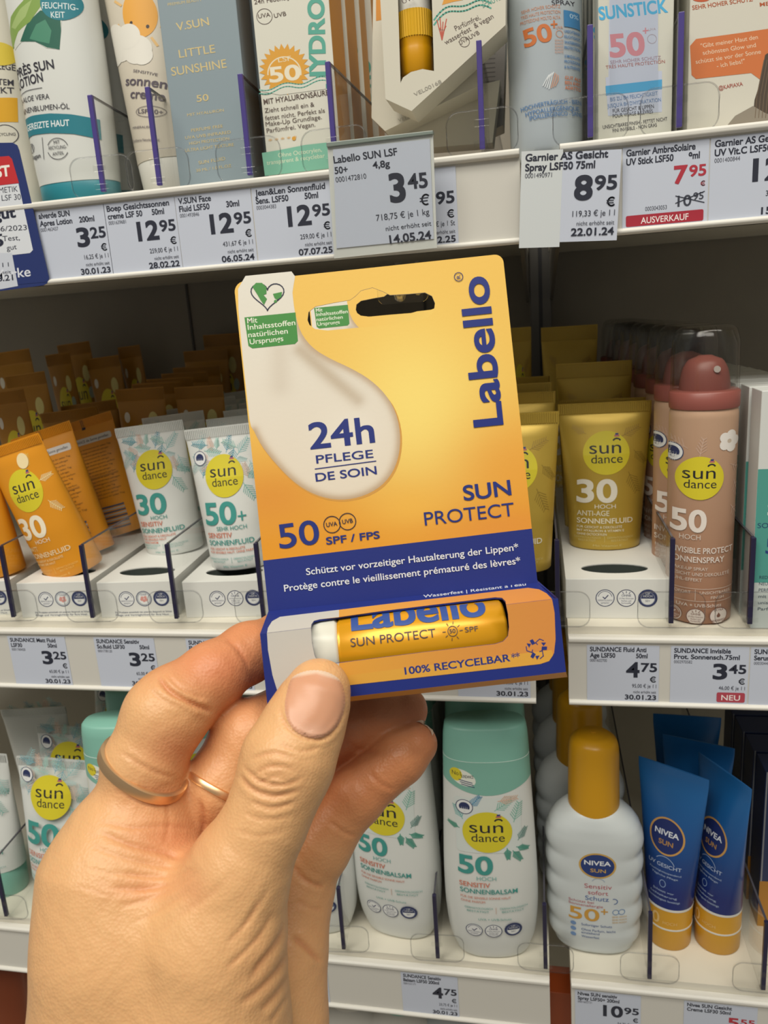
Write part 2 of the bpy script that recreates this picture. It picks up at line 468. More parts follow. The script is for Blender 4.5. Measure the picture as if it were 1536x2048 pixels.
# ------------------------------------------------------------------ price labels
PAPER = mat('label_paper', '#c4cbdb', 0.5)
PAPERW = mat('label_paper_plain', '#cdd3d6', 0.5)
def label_print(P, W, H, d):
    """x from the left edge, z down from the top edge (negative)"""
    kx = W/37.5; ky = H/33.5; ink = '#262a3a'; red = '#b03040'
    def T(s, x, z, h, al='l', w=None, bold=0.012, col=ink, hv=0.0, k=0.82):
        P.text(s, x*kx, -z*ky, h*ky, col, al, None if w is None else w*kx, bold, k*kx, heavy=hv)
    T(d['n1'], 1.6, 3.7, 2.75, bold=0.02, k=0.9, w=d.get('w1'), hv=0.012)
    T(d['n2'], 1.6, 7.3, 2.75, bold=0.02, k=0.9, w=d.get('w2'), hv=0.012)
    if 'ml' in d: T(d['ml'], d.get('mlx', 30.5)+1, 7.3, 2.75, 'r', bold=0.02, k=0.9, hv=0.012)
    if 'num' in d: T(d['num'], 1.6 if not d.get('sale') else 10.2, 9.9 if not d.get('sale') else 26.6, 1.8, bold=0, k=0.8, col='#4a4d5a')
    e, c = d['price']; pc = red if d.get('sale') else ink
    zb = 18.6 if not d.get('sale') else 16.5; hh = 9.0 if not d.get('sale') else 7.2
    cw = 8.2 if not d.get('sale') else 7.2
    T(c, 36.4, zb-3.3 if not d.get('sale') else zb-2.2, 5.3 if not d.get('sale') else 4.6, 'r', w=cw, bold=0.016, col=pc, hv=0.012)
    T(e, 36.4-cw-0.9, zb, hh, 'r', w=(6.6 if len(e) == 1 else 11.0)*(1 if not d.get('sale') else 0.85), bold=0.016, col=pc, hv=0.022)
    P.euro(36.4*kx, -(21.6 if not d.get('sale') else zb+2.0)*ky, (3.4 if not d.get('sale') else 2.0)*ky, pc)
    if d.get('sale'):
        P.rect(1.6*kx, -28.0*ky, 35.8*kx, -32.6*ky, '#a8283a', 0.7)
        T('AUSVERKAUF', 18.8, 31.7, 2.7, 'c', bold=0.008, col='#f0e8e8', w=21)
        T(d['old'][0], 30.4, 26.0, 4.6, 'r', bold=0.01, col='#3a3d4a', w=6); T(d['old'][1], 35.6, 23.8, 3.0, 'r', bold=0.01, col='#3a3d4a', w=4.4)
        P.line([(23.5*kx, -24.6*ky), (36*kx, -20.8*ky)], 0.35, ink); P.line([(23.5*kx, -21.6*ky), (36*kx, -25.3*ky)], 0.35, ink)
        return
    T(d['unit'], 36.2, 25.0, 2.25, 'r', bold=0.0, k=0.84)
    if d.get('new'):
        P.rect(22.8*kx, -26.6*ky, 36.4*kx, -32.4*ky, '#b04454', 0.9); T('NEU', 29.6, 31.2, 3.3, 'c', bold=0.008, col='#f2eaea', w=9)
        return
    T('nicht erhöht seit', 36.2, 28.4, 1.7, 'r', bold=0.0, k=0.84, col='#3c3f4c')
    T(d['date'], 36.2, 32.2, 2.9, 'r', bold=0.014, k=0.86, w=d.get('wd', 16.2), hv=0.012)
def price_label(level, x0, d, label, W=37.5, y=-0.65, m=None, x1=None):
    zt = RAIL[level][0]-(4.2 if level == 'top' else 4.4); H = 33.0 if level != 'low' else 29.5
    if level == 'mid': H = 30.4
    if level == 'low': H = 28.6
    t = thing('price_label', label, 'price label', (x0, y, zt))
    box('paper', 0, -0.25, -H, (x1-x0) if x1 else W, 0, 0, m or PAPER, t)
    P = Print(); label_print(P, W, H, d)
    P.build('lettering', flatfn(-0.25), t)
    return t
def L(n1, n2, e, c, unit, date, **k):
    return dict(n1=n1, n2=n2, price=(e, c), unit=unit, date=date, **k)
XT = lambda u, v: onY(u, v, -0.7)[0]
price_label('top', XT(73, 440), L('alverde SUN', 'Apres Lotion', '3', '25', '16,25 € je 1 l', '30.01.23', ml='200ml', num='0001463437'), 'paper price label reading 3.25, first whole one right of the blue test sign', W=XT(207, 420)-XT(70, 440)-0.3)
price_label('top', XT(208, 420), L('Boep Gesichtssonnen', 'creme LSF 50', '12', '95', '259,00 € je 1 l', '28.02.22', ml='50ml', num='0001639681', w1=33), 'paper price label reading 12.95 with date 28.02.22 under the beige tube', W=XT(350, 400)-XT(208, 420)-0.3)
price_label('top', XT(350, 400), L('V.SUN Face', 'Fluid LSF50', '12', '95', '431,67 € je 1 l', '06.05.24', ml='30ml', num='0001493846'), 'paper price label reading 12.95 with date 06.05.24 under the grey-blue carton', W=XT(502, 380)-XT(350, 400)-0.3)
price_label('top', XT(503, 380), L('Jean&Len Sonnenfluid', 'Sens. LSF50', '12', '95', '259,00 € je 1 l', '07.07.25', ml='50ml', num='0003044383', w1=33.5), 'paper price label reading 12.95 with date 07.07.25, left of the hanging card', W=XT(661, 360)-XT(503, 380)-0.3)
xe = XT(913, 360)
price_label('top', xe-37.5, L('Sonnencreme', 'LSF 50 ml', '6', '95', '6,95 € je 1 St', '12.12.25', num='0001553020'), 'paper price label mostly hidden behind the hanging card, its cents 95 showing', W=37.3)
price_label('top', XT(1245, 360), L('Garnier AmbreSolaire', 'UV Stick LSF50', '7', '95', '', '', ml='9ml', mlx=32.5, num='0003043053', sale=1, old=('10', '95')), 'paper price label with red sale bar and crossed-out old price', W=XT(1419, 330)-XT(1245, 360)-0.3)
price_label('top', XT(1420, 330), L('Garnier AS Ges.', 'UV Vit.C LSF50+', '12', '95', '318,75 € je 1 l', '15.05.23', num='0001400844'), 'paper price label cut by the right edge of the photo, under the speech bubble carton', W=39)
# the label that has slipped out to the left of the right bay
x0 = XT(1046, 420)
t = thing('price_label', 'paper price label reading 8.95 sticking out past the left end of the rail', 'price label', (x0, -4.6, 66.0), (0, math.radians(3.0), 0))
W = XT(1244, 400)-x0-0.5
box('paper', 0, -0.25, -39.5, 17.5, 0, 0, PAPERW, t)
box('paper', 17.5, -0.2, -37.5, W, 0.6, -1.2, PAPER, t)
P = Print(); label_print(P, W, 36.5, L('Garnier AS Gesicht', 'Spray LSF50 75ml', '8', '95', '119,33 € je 1 l', '22.01.24', num='0001490971', w1=31))
P.build('lettering', flatfn(-0.3), t)
XM = lambda u: onY(u, 1335, -0.7)[0]
price_label('mid', XM(-118), L('SUNDANCE Sonnen', 'milch LSF30', '3', '25', '16,25 € je 1 l', '30.01.23'), 'paper price label cut by the left edge of the photo on the middle shelf')
price_label('mid', XM(27), L('SUNDANCE Matt Fluid', 'LSF30', '3', '25', '65,00 € je 1 l', '30.01.23', ml='50ml', num='0001760420'), 'paper price label reading 3.25 under the orange tube on its tray')
price_label('mid', XM(197), L('SUNDANCE Sensitiv', 'So.fluid LSF30', '3', '25', '65,00 € je 1 l', '30.01.23', ml='50ml', mlx=33, num='0001738120'), 'paper price label reading 3.25 under the white 30 tube')
price_label('mid', XM(379), L('SUNDANCE Sensitiv', 'Fluid LSF50+', '4', '75', '95,00 € je 1 l', '30.01.23', ml='50ml', mlx=33, num='0001760421'), 'paper price label under the white 50+ tube, mostly hidden by the hand')
price_label('mid', XM(1060)-37.5, L('SUNDANCE Anti Age', 'Fluid LSF30', '4', '75', '95,00 € je 1 l', '30.01.23'), 'paper price label of which only the date shows under the held pack')
price_label('mid', XM(1174), L('SUNDANCE Fluid Anti', 'Age LSF50', '4', '75', '95,00 € je 1 l', '30.01.23', ml='50ml', num='0001602700'), 'paper price label reading 4.75 under the front gold tube', W=XM(1318)-XM(1174))
price_label('mid', XM(1341), L('SUNDANCE Invisible', 'Prot. Sonnensch.75ml', '3', '45', '46,00 € je 1 l', '', num='0002970582', new=1, w2=31.5), 'paper price label reading 3.45 with a red new badge, under the rose spray can', W=XM(1497)-XM(1341))
price_label('mid', XM(1500), L('SUNDANCE', 'Serum LSF50+', '4', '75', '158,33 € je 1 l', '30.01.23', num='0003044811'), 'paper price label at the right edge of the middle shelf')
XL = lambda u, v: onY(u, v, -0.7)[0]
price_label('low', XL(80, 1890), L('SUNDANCE Sensitiv', 'Sonnenmilch 50', '4', '75', '23,75 € je 1 l', '30.01.23'), 'paper price label behind the wrist on the lowest shelf')
price_label('low', XL(656, 1960)-37.5, L('SUNDANCE Sensitiv', 'Balsam LSF30', '4', '75', '23,75 € je 1 l', '30.01.23'), 'paper price label just right of the wrist, only its right end showing')
price_label('low', XL(803, 1970), L('SUNDANCE Sensitiv', 'Balsam LSF50 200ml', '4', '75', '23,75 € je 1 l', '30.01.23', num='0001531171'), 'paper price label reading 4.75 under the two white balm bottles', W=34)
price_label('low', XL(1150, 2000), L('Nivea SUN sensitiv', 'Spray LSF50+ 200ml', '10', '95', '54,75 € je 1 l', '30.01.23', num='0001602731'), 'paper price label reading 10.95 under the pump spray with yellow cap', W=36)
price_label('low', XL(1368, 2010), L('Nivea SUN Gesicht', 'Creme LSF30 50ml', '5', '55', '', '', num='', sale=1, old=('6', '95')), 'paper price label with a red price reading 5.55 under the blue tubes', W=38)

# blue and red test sign at the far left of the upper rail
t = thing('test_sign', 'blue sign with red and white panels at the left end of the upper rail', 'sign', (XT(0, 430), -2.2, 0))
pre = pxpre(-2.6, XT(0, 430), 0)
sg = Print(pre)
def pxpoly(pts, Y, ox): return [tuple(q) for q in pxpre(Y, ox, 0)(np.array(pts, float))]
prism('backing', pxpoly([(-60, 286), (25, 285), (34, 290), (38, 300), (98, 556), (95, 566), (86, 571), (-60, 590)], -2.6, XT(0, 430)), -0.4, 0.0, mat('sign_blue', '#27366f', 0.4), t, bv=0.1)
sg.poly([(-60, 318), (18, 312), (24, 318), (38, 366), (-60, 378)], '#c22a31')
sg.poly([(-60, 378), (37, 367), (66, 500), (60, 506), (-60, 520)], '#d9dee6')
sg.poly([(-60, 506), (24, 506), (36, 572), (-60, 590)], '#c9cfdc')
sg.pt('TEST', -38, 358, 21, 351, 22, '#f2efe9', bold=0.018, heavy=0.02)
sg.pt('KOSMETIK', -28, 389, 36, 383, 12, '#23283c')
sg.pt('nach LSF 30', -28, 404, 42, 399, 12, '#23283c')
sg.pt('gut', -12, 440, 32, 434, 22, '#23283c', bold=0.018, heavy=0.02)
sg.pt('Test 106/2023', -60, 466, 54, 460, 11, '#23283c')
sg.pt('Note, Test,', -40, 486, 40, 480, 11, '#23283c')
sg.pt('gut', 14, 501, 34, 498, 11, '#23283c')
sg.pt('Marke', -10, 560, 62, 552, 20, '#dfe3ee', bold=0.01)
sg.pt('5', -14, 494, 8, 492, 26, '#23283c', bold=0.018)
sg.pt('je 1 l', -15, 536, 18, 533, 9, '#23283c')
sg.pt('nicht erhöht seit', -60, 551, 22, 547, 7, '#23283c')
sg.pt('30.08.21', -40, 566, 27, 560, 12, '#23283c', bold=0.014)
sg.build('lettering', flatfn(-0.4), t)

# the price card hanging from the peg in the middle of the upper rail
HC = thing('hanging_price_card', 'clear-framed price card reading 3.45 hung in front of the upper rail', 'sign', (XT(655, 400), -15, 0))
ox = XT(655, 400)
q = pxpoly([(655, 288), (866, 264), (874, 496), (669, 517)], -15, ox)
prism('backing', q, -0.5, 0.6, mat('card_frame', '#d3d6d2', 0.35), HC)
q2 = pxpoly([(654, 286), (867, 262), (867, 270), (655, 296)], -15, ox)
prism('top_clip', q2, -1.6, 2.2, mat('clip_grey_green', '#7f8a84', 0.3), HC, bv=0.3)
prism('paper', pxpoly([(667, 300), (860, 279), (868, 478), (674, 497)], -15, ox), -0.9, -0.5, PAPER, HC)
prism('cover', pxpoly([(656, 296), (866, 271), (873, 496), (668, 516)], -15, ox), -1.35, -1.2, ACR, HC)
g = Print(pxpre(-15.9, ox, 0)); ik = '#262a3a'
g.pt('Labello SUN LSF', 668, 327, 795, 310, 15, ik, bold=0.015, heavy=0.012); g.pt('50+', 670, 348, 696, 345, 14, ik, bold=0.015, heavy=0.012)
g.pt('4,8g', 746, 337, 780, 333, 14, ik, bold=0.015, heavy=0.012)
g.pt('0001472810', 672, 365, 733, 357, 11, ik)
g.pt('3', 782, 404, 812, 401, 58, ik, bold=0.015, heavy=0.02); g.pt('45', 817, 378, 856, 374, 31, ik, bold=0.015, heavy=0.012)
g.pre0 = None
for a in (0,):
    cx, cy, r = 852, 399, 10
    g.line([(cx+r*math.cos(math.radians(k))*0.8, cy-r*math.sin(math.radians(k))) for k in range(50, 316, 14)], 3.2, ik)
    g.line([(cx-12, cy-2), (cx+4, cy-4)], 2.2, ik); g.line([(cx-12, cy+4), (cx+3, cy+2)], 2.2, ik)
g.pt('718,75 € je 1 kg', 753, 442, 859, 429, 13, ik); g.pt('nicht erhöht seit', 772, 462, 863, 451, 10, ik)
g.pt('14.05.24', 780, 487, 863, 477, 17, ik, bold=0.014, heavy=0.012)
g.build('lettering', flatfn(-0.9), HC)
SPR = random.Random(3)
# ------------------------------------------------------------------ shared drawing pieces
TEAL, CORAL = '#3f968f', '#cf7a62'
def sprig(P, x, y, ang, ln, col, n=6, w=0.45):
    c, s = math.cos(ang), math.sin(ang)
    P.line([(x, y), (x+c*ln, y+s*ln)], w, col)
    for i in range(1, n+1):
        f = i/(n+0.5); l = ln*0.42*(1-0.6*f)
        for d in (0.75, -0.75):
            a = ang+d; P.line([(x+c*ln*f, y+s*ln*f), (x+c*ln*f+math.cos(a)*l, y+s*ln*f+math.sin(a)*l)], w, col)
def stamp(P, *a, **k):
    P.cur = 'round_seal'; stamp_(P, *a, **k); P.cur = None
def sun_logo(P, *a, **k):
    P.cur = 'logo'; sun_logo_(P, *a, **k); P.cur = None
def stamp_(P, x, y, r, kind, col='#2a3560', bg='#e4e6e6', fy=1.0):
    """small round test marks printed on trays and packs"""
    if kind == 'solid':
        P.disc(x, y, r, col, r*fy); P.disc(x, y-r*0.05*fy, r*0.74, '#9aa0b8', r*0.74*fy); P.disc(x, y-0.02*r, r*0.68, col, r*0.68*fy)
        P.poly([(x+r*0.68*math.cos(t), y-0.05*r+r*0.68*fy*math.sin(t)) for t in np.linspace(math.pi, 2*math.pi, 14)], bg)
        for k, q in ((0.42, 'LSF'), (0.12, 'HOCH')): P.text(q, x, y+r*k*fy, r*0.24*fy, bg, 'c')
        P.text('50+', x, y-r*0.42*fy, r*0.24*fy, col, 'c')
        return
    P.disc(x, y, r, bg, r*fy); P.ring(x, y, r*0.95, r*0.09, col, 30, ry=r*0.95*fy)
    if kind == 'tick':
        P.ring(x, y+0.05*r, r*0.72, r*0.06, col, 16, 10, 170, ry=r*0.72*fy)
        P.line([(x-r*0.22, y+r*0.12*fy), (x-r*0.02, y-r*0.08*fy), (x+r*0.32, y+r*0.32*fy)], r*0.11, col)
        P.text('DERMATOLOGISCH', x, y-r*0.36*fy, r*0.2*fy, col, 'c', w=r*1.5); P.text('GETESTET', x, y-r*0.68*fy, r*0.2*fy, col, 'c', w=r*0.9)
    elif kind == 'ohne':
        P.text('OHNE', x, y+r*0.18*fy, r*0.26*fy, col, 'c', bold=0.01)
        for k, q in ((-0.12, 'UV-Filter Octocrylen'), (-0.4, 'Parfüm und'), (-0.66, 'Farbstoffe')): P.text(q, x, y+r*k*fy, r*0.18*fy, col, 'c', w=r*(1.55 if k > -0.3 else 1.0))
        for a in (60, 90, 120): P.line([(x+r*0.55*math.cos(math.radians(a)), y+r*0.58*fy*math.sin(math.radians(a))), (x+r*0.8*math.cos(math.radians(a)), y+r*0.8*fy*math.sin(math.radians(a)))], r*0.07, col)
    elif kind == 'pink':
        P.ring(x, y, r*0.8, r*0.16, '#b9c0c4', 24, ry=r*0.8*fy)
        for a, b in ((-.2, .1), (.2, .15), (0, -.25), (.28, -.15), (-.28, -.1)): P.disc(x+a*r, y+b*r*fy, r*0.2, '#d79a92', r*0.2*fy, 10)
        P.text('OHNE', x, y+r*0.42*fy, r*0.2*fy, col, 'c')
    elif kind == 'uv':
        P.disc(x, y, r*0.62, col, r*0.62*fy)
        P.rect(x-r*0.5, y-r*0.02, x+r*0.5, y-r*0.6*fy, bg)
        for k in range(5): P.disc(x-r*0.42+k*r*0.21, y-r*0.12*fy, r*0.1, col, r*0.2*fy, 8)
    elif kind == 'drop':
        P.poly([(x, y+r*0.38*fy), (x+r*0.22, y), (x+r*0.12, y-r*0.22*fy), (x-r*0.12, y-r*0.22*fy), (x-r*0.22, y)], col)
        P.text('EXTRA', x, y+r*0.55*fy, r*0.3*fy, col, 'c', bold=0.01, w=r*1.0); P.text('WASSERFEST', x, y-r*0.72*fy, r*0.28*fy, col, 'c', bold=0.01, w=r*1.4)
def sun_logo_(P, x, y, r, fy=1.0, yel='#d9cb2e'):
    P.disc(x, y, r, yel, r*fy, 48)
    k = '#22242c'
    P.text('sun', x-r*0.04, y-r*0.02*fy, r*0.60*fy, k, 'c', w=r*1.36, bold=0.0)
    P.ring(x+r*0.46, y+r*0.50*fy, r*0.16, r*0.07, k, 8, 25, 155, ry=r*0.14*fy)
    P.text('dance', x+r*0.02, y-r*0.46*fy, r*0.42*fy, k, 'c', w=r*1.34, bold=0.0)
    P.rect(x+r*0.36, y+r*0.72*fy, x+r*0.58, y+r*0.80*fy, '#b8696a'); P.rect(x+r*0.40, y+r*0.80*fy, x+r*0.54, y+r*0.88*fy, '#33407c')
def sun_design(P, W, H, num, sub, l1, l2, cn, c1, c2, smallc, deco=None, plus=False, uv=False, small=(), k=1.0, numw=21):
    """front print of a small tube whose face is W wide and H high, x from the centre line"""
    sx, sz = W/44.0, H/83.0
    if deco:
        for (x, y, a, l, c) in deco: sprig(P, x*sx, y*sz, a, l*sx, c, 7, 0.34)
    sun_logo(P, 0.5*sx, 55*sz, 12.2*sx, sz/sx)
    P.cur = 'number_print'; P.text(num, -15.2*sx, 27.8*sz, 13*sz, cn, 'l', w=numw*sx, bold=0.018, heavy=0.012)
    if plus:
        P.line([((numw-14.2)*sx, 31.5*sz), ((numw-9.7)*sx, 31.5*sz)], 0.9, cn); P.line([((numw-12)*sx, 29*sz), ((numw-12)*sx, 34*sz)], 0.9, cn)
    P.cur = None; P.text(sub, (-6 if not plus else -8)*sx, 24.0*sz, 2.5*sz, cn, 'l', w=(11 if not plus else 19)*sx)
    P.text(l1, -15.2*sx, 19.8*sz, 3.1*sz, c1, 'l', w=(len(l1)*2.1)*sx, bold=0.01)
    P.text(l2, -15.2*sx, 15.4*sz, 3.1*sz, c2, 'l', w=(len(l2)*2.65)*sx, bold=0.012)
    for i, q in enumerate(small): P.text(q, -15.2*sx, (12.6-2.1*i)*sz, 1.4*sz, c1, 'l', w=len(q)*1.02*sx, bold=0.01)
    for xx in (-16.5, 0.5):
        P.text('DERMATOLOGISCH', xx*sx, 6.6*sz, 1.2*sz, smallc, 'l', w=13.5*sx); P.text('BESTÄTIGT', xx*sx+2, 4.9*sz, 1.2*sz, smallc, 'l', w=9*sx)
    P.line([(-1*sx, 8*sz), (-1*sx, 4.6*sz)], 0.2, smallc)
    P.text('Mit Vitamin E', -7*sx, 2.0*sz, 1.3*sz, smallc, 'l', w=15*sx)
    if uv: stamp(P, -14.5*sx, 66*sz, 4.2*sx, 'uv', fy=sz/sx)

# ------------------------------------------------------------------ squeeze tubes with a crimped top
def tube_body(H, a0, b0, a1):
    return Body([(0, a0-0.6, b0-0.6), (0.8, a0, b0), (H*0.35, a0+(a1-a0)*0.35, b0*0.86), (H*0.65, a0+(a1-a0)*0.68, b0*0.55), (H-7.5, a1-0.2, 1.5), (H-6.5, a1, 0.75), (H, a1+0.1, 0.65)])
def make_tube(label, H, a0, b0, a1, m, draw, group=None, cap=0.0, capm=None, crimp_m=None):
    t = thing('squeeze_tube', label, 'tube', group=group)
    B = tube_body(H, a0, b0, a1)
    B.build('tube_body', m, t, z0=cap, rows=14, n=36)
    if cap:
        C = Body([(0, a0-1.8, b0-1.8), (1, a0-1.2, b0-1.2), (cap-0.4, a0-0.5, b0-0.5), (cap-0.2, a0-0.6, b0-0.6)]); C.build('cap', capm, t, n=36)
    V = []; Fc = []
    for i in range(int(a1*2/1.15)):
        x = -a1+0.6+i*1.15
        for y in (-1, 1):
            n = len(V); V += [(x-0.3, y*0.66, H-6), (x+0.3, y*0.66, H-6), (x+0.3, y*1.0, H-5.8), (x-0.3, y*1.0, H-5.8), (x-0.3, y*0.66, H-0.5), (x+0.3, y*0.66, H-0.5), (x+0.3, y*1.0, H-0.7), (x-0.3, y*1.0, H-0.7)]
            Fc += [(n+2, n+3, n+7, n+6), (n+1, n+2, n+6, n+5), (n+3, n, n+4, n+7), (n+5, n+6, n+7, n+4), (n, n+3, n+2, n+1)]
    tag(mesh('crimp', V, Fc, crimp_m or m, t), kind='stuff')
    P = Print(); draw(P, B)
    P.build('lettering', B.front, t, edge=1.1, base=0.09, step=0.009)
    return t
GOLDT = mat('gold_tube', '#c2a444', 0.36, 0.35)
ORT = mat('orange_tube', '#dd9320', 0.38)
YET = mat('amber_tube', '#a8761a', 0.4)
deco_w = [(-15, 70, 1.2, 11, '#9cc5c6'), (-12, 62, 2.4, 9, '#8dbcc0'), (3, 68, 1.3, 10, '#5f9fb4'), (10, 66, 0.9, 12, '#8fc2c2'), (14, 56, -0.6, 9, '#6fb0a8'), (12, 50, -1.1, 12, '#7fb6ae'), (-6, 69, 1.8, 9, '#dcb9a6'), (17, 62, -1.3, 12, '#a5cbc9')]
deco_w += [(SPR.uniform(-17, 18), SPR.uniform(52, 73), SPR.uniform(0, 6.28), SPR.uniform(6, 11), SPR.choice(['#a9cccd', '#8fbfc4', '#b9d3d2', '#6fa9b8', '#9cc9c0', '#d8c0b2'])) for _ in range(16)]
deco_g = [(9, 64, 0.5, 10, '#a08238'), (-10, 66, 2.6, 8, '#b89a48'), (12, 44, -1.2, 12, '#937a2c'), (15, 56, -0.9, 9, '#937a2c')]
T30 = make_tube('white 30 squeeze tube at the front of its row behind an empty tray hole', 84, 18.6, 14.5, 22.6, BODYW,
    lambda P, B: sun_design(P, 43, 84, '30', 'HOCH', 'SENSITIV', 'SONNENFLUID', TEAL, CORAL, TEAL, '#6da9a2', deco_w, small=('FÜR GESICHT & DEKOLLETÉ', 'FÜR SENSIBLE HAUT', 'OHNE PARFÜM')), 'white 30 tubes')
T50 = make_tube('white 50+ squeeze tube at the front of its row beside the held pack', 84, 18.6, 14.5, 21.6, BODYW,
    lambda P, B: sun_design(P, 41, 84, '50', 'SEHR HOCH', 'SENSITIV', 'SONNENFLUID', TEAL, CORAL, TEAL, '#6da9a2', deco_w, plus=True, uv=True, small=('FÜR GESICHT & DEKOLLETÉ', 'FÜR SENSIBLE HAUT, OHNE PARFÜM')), 'white 50+ tubes')
TG = make_tube('gold squeeze tube with white 30, foremost on its white tray', 83, 19.0, 14.5, 24.5, GOLDT,
    lambda P, B: sun_design(P, 44, 83, '30', 'HOCH', 'ANTI-AGE', 'SONNENFLUID', '#e6e2d2', '#ddd8bd', '#e3dec6', '#cdbf7a', deco_g, small=('FÜR GESICHT & DEKOLLETÉ', 'MIT HYALURON & VITAMIN E', 'OHNE OCTOCRYLEN')), 'gold tubes')
TO = make_tube('orange squeeze tube with white 30 leaning forward on its tray', 84, 19.0, 14.5, 21.5, ORT,
    lambda P, B: (sun_design(P, 42, 84, '30', 'HOCH', 'MATT', 'SONNENFLUID', '#f4ead2', '#ecd29a', '#efdcb0', '#e8bf6a', [(6, 66, 1.2, 9, '#e9c25a'), (12, 58, 0.2, 8, '#efd9a0'), (13, 46, -1.0, 9, '#efd9a0')], small=('FÜR GESICHT & DEKOLLETÉ', 'MATTIERT DIE HAUT')), P.disc(5, 72, 4, '#f2dfae', 4.4)), 'orange tubes')
def back_design(P, B):
    P.rect(-18, 66.5, 17.5, 71, '#dcdad4', 1.2); P.text('Mit SUNDANCE die Sonne genießen', -16.5, 67.8, 1.9, '#3a3340', 'l', w=32, bold=0.01)
    P.rect(-2.5, 76.5, 0.2, 83.5, '#26243e')
    for i in range(16):
        P.text(['Wasserfester Sonnenschutz für jeden Tag', 'Anwendung großzügig und mehrmals auftragen', 'Inhaltsstoffe aqua alcohol glycerin parfum'][i % 3], -15.5, 62.5-2.35*i, 1.1, '#6a4a12', 'l', w=31-(i*7 % 5))
    P.rect(-15.5, 42, 15.5, 43, '#b87c1c')
    for i in range(9): P.line([(-9, 21-1.9*i), (13, 20.4-1.9*i)], 1.15, '#4e5060' if i % 2 == 0 else '#a9a49c')
TB = make_tube('orange tube turned back to front, right behind the leaning front tube', 84, 19.0, 14.5, 21.5, ORT, back_design, 'orange tubes')

def row(proto, spots, labels, sc=None, rots=None):
    """first spot moves the prototype itself, the rest are copies"""
    for i, p in enumerate(spots):
        r = rots[i] if rots else (0, 0, 0); s = sc[i] if sc else (1, 1, 1)
        if i == 0 and proto.get('placed') is None:
            proto.location = Vector(p)*MM; proto.rotation_euler = r; proto.scale = s; proto['label'] = labels[i]; proto['placed'] = 1
        else:
            c = dup(proto, p, r, labels[i], s)
for o in (T30, T50, TG, TO, TB): o.pop('placed', None)
FM = FLOOR['mid']; TRAYZ = FM+21.6
def stand(u, v, z, b=0.0):
    p = onZ(u, v, z); p[1] += b; return p
p0 = stand(331, 1111, TRAYZ, 14.5); sk = np.array([-7.9, 49.5, 0])
row(T30, [p0+sk*i for i in range(5)], [T30['label']]+['white 30 tube, %s in its row counted from the front' % ORD[i] for i in range(1, 5)], rots=[(math.radians(0.5), math.radians(-4.5), math.radians(4+random.uniform(-2, 2))) for i in range(5)], sc=[(1, 1, .975)]*5)
p0 = stand(468, 1142, TRAYZ, 14.5); sk = np.array([-6.9, 46, 0])
row(T50, [p0+sk*i for i in range(6)], [T50['label']]+['white 50+ squeeze tube, %s in its row counted from the front' % ORD[i] for i in range(1, 6)], rots=[(math.radians(-1), math.radians(-3.5), math.radians(3+random.uniform(-2, 2))) for i in range(6)], sc=[(1, 1, .98)]*6)
gp = stand(1213, 1102, TRAYZ, 14.5)
row(TG, [tuple(gp), (gp[0]+1, gp[1]+17, TRAYZ)], [TG['label'], 'gold squeeze tube pressed right behind the foremost one, its crimp just showing'], rots=[(math.radians(-2), 0, 0), (math.radians(-2), 0, math.radians(-2))], sc=[(1.03, 1, .985)]*2)
# gold tubes half hidden by the held pack
row(TG, [(-14, 33, TRAYZ), (-15, 78, TRAYZ+6), (-16, 100, TRAYZ+9), (-17, 150, TRAYZ+9)], ['gold tube half hidden behind the right edge of the held pack, %s' % q for q in ('foremost', 'second', 'third', 'fourth')],
    rots=[(math.radians(-3), 0, math.radians(3)), (math.radians(-2), 0, 0), (math.radians(-3), 0, math.radians(4)), (0, 0, 0)])
op = stand(122, 1154, TRAYZ, 14.5)
row(TO, [tuple(op)], [TO['label']], rots=[(math.radians(8), math.radians(-14), math.radians(-4))])
dup(TO, (op[0]-50, op[1]-6, TRAYZ), (math.radians(2), math.radians(-6), 0), 'orange tube cut off by the left edge of the photo')
row(TB, [(op[0]-12, op[1]+33, TRAYZ), (op[0]-14, op[1]+82, TRAYZ)], ['orange tube turned back to front, right behind the leaning front tube', 'orange tube turned back to front, farther back beside the white 30 tubes'], rots=[(math.radians(-3), math.radians(-14), math.radians(5)), (math.radians(-4), math.radians(-13), math.radians(6))])
def px_tube(proto, u0, u1, v, Y, label, zb, ref=(45.0, 84.0), tilt=0, rz=0):
    a, b = onY(u0, v, Y), onY(u1, v, Y); w = b[0]-a[0]; top = (a[2]+b[2])/2
    s = w/ref[0]; h = (top-zb)/ref[1]
    c = dup(proto, ((a[0]+b[0])/2, Y, zb), (0, math.radians(tilt), math.radians(rz)), label, (s, s, h)); return c
zf = FM+0.2
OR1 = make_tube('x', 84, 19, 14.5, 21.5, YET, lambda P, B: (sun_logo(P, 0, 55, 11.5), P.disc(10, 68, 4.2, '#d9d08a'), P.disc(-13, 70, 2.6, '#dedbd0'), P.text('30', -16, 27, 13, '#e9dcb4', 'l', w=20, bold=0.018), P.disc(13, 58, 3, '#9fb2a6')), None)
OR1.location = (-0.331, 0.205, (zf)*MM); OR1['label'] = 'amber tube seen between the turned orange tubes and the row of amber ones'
OR1.scale = (1, 1, 1.2); OR1.rotation_euler = (0, math.radians(-6), math.radians(6))
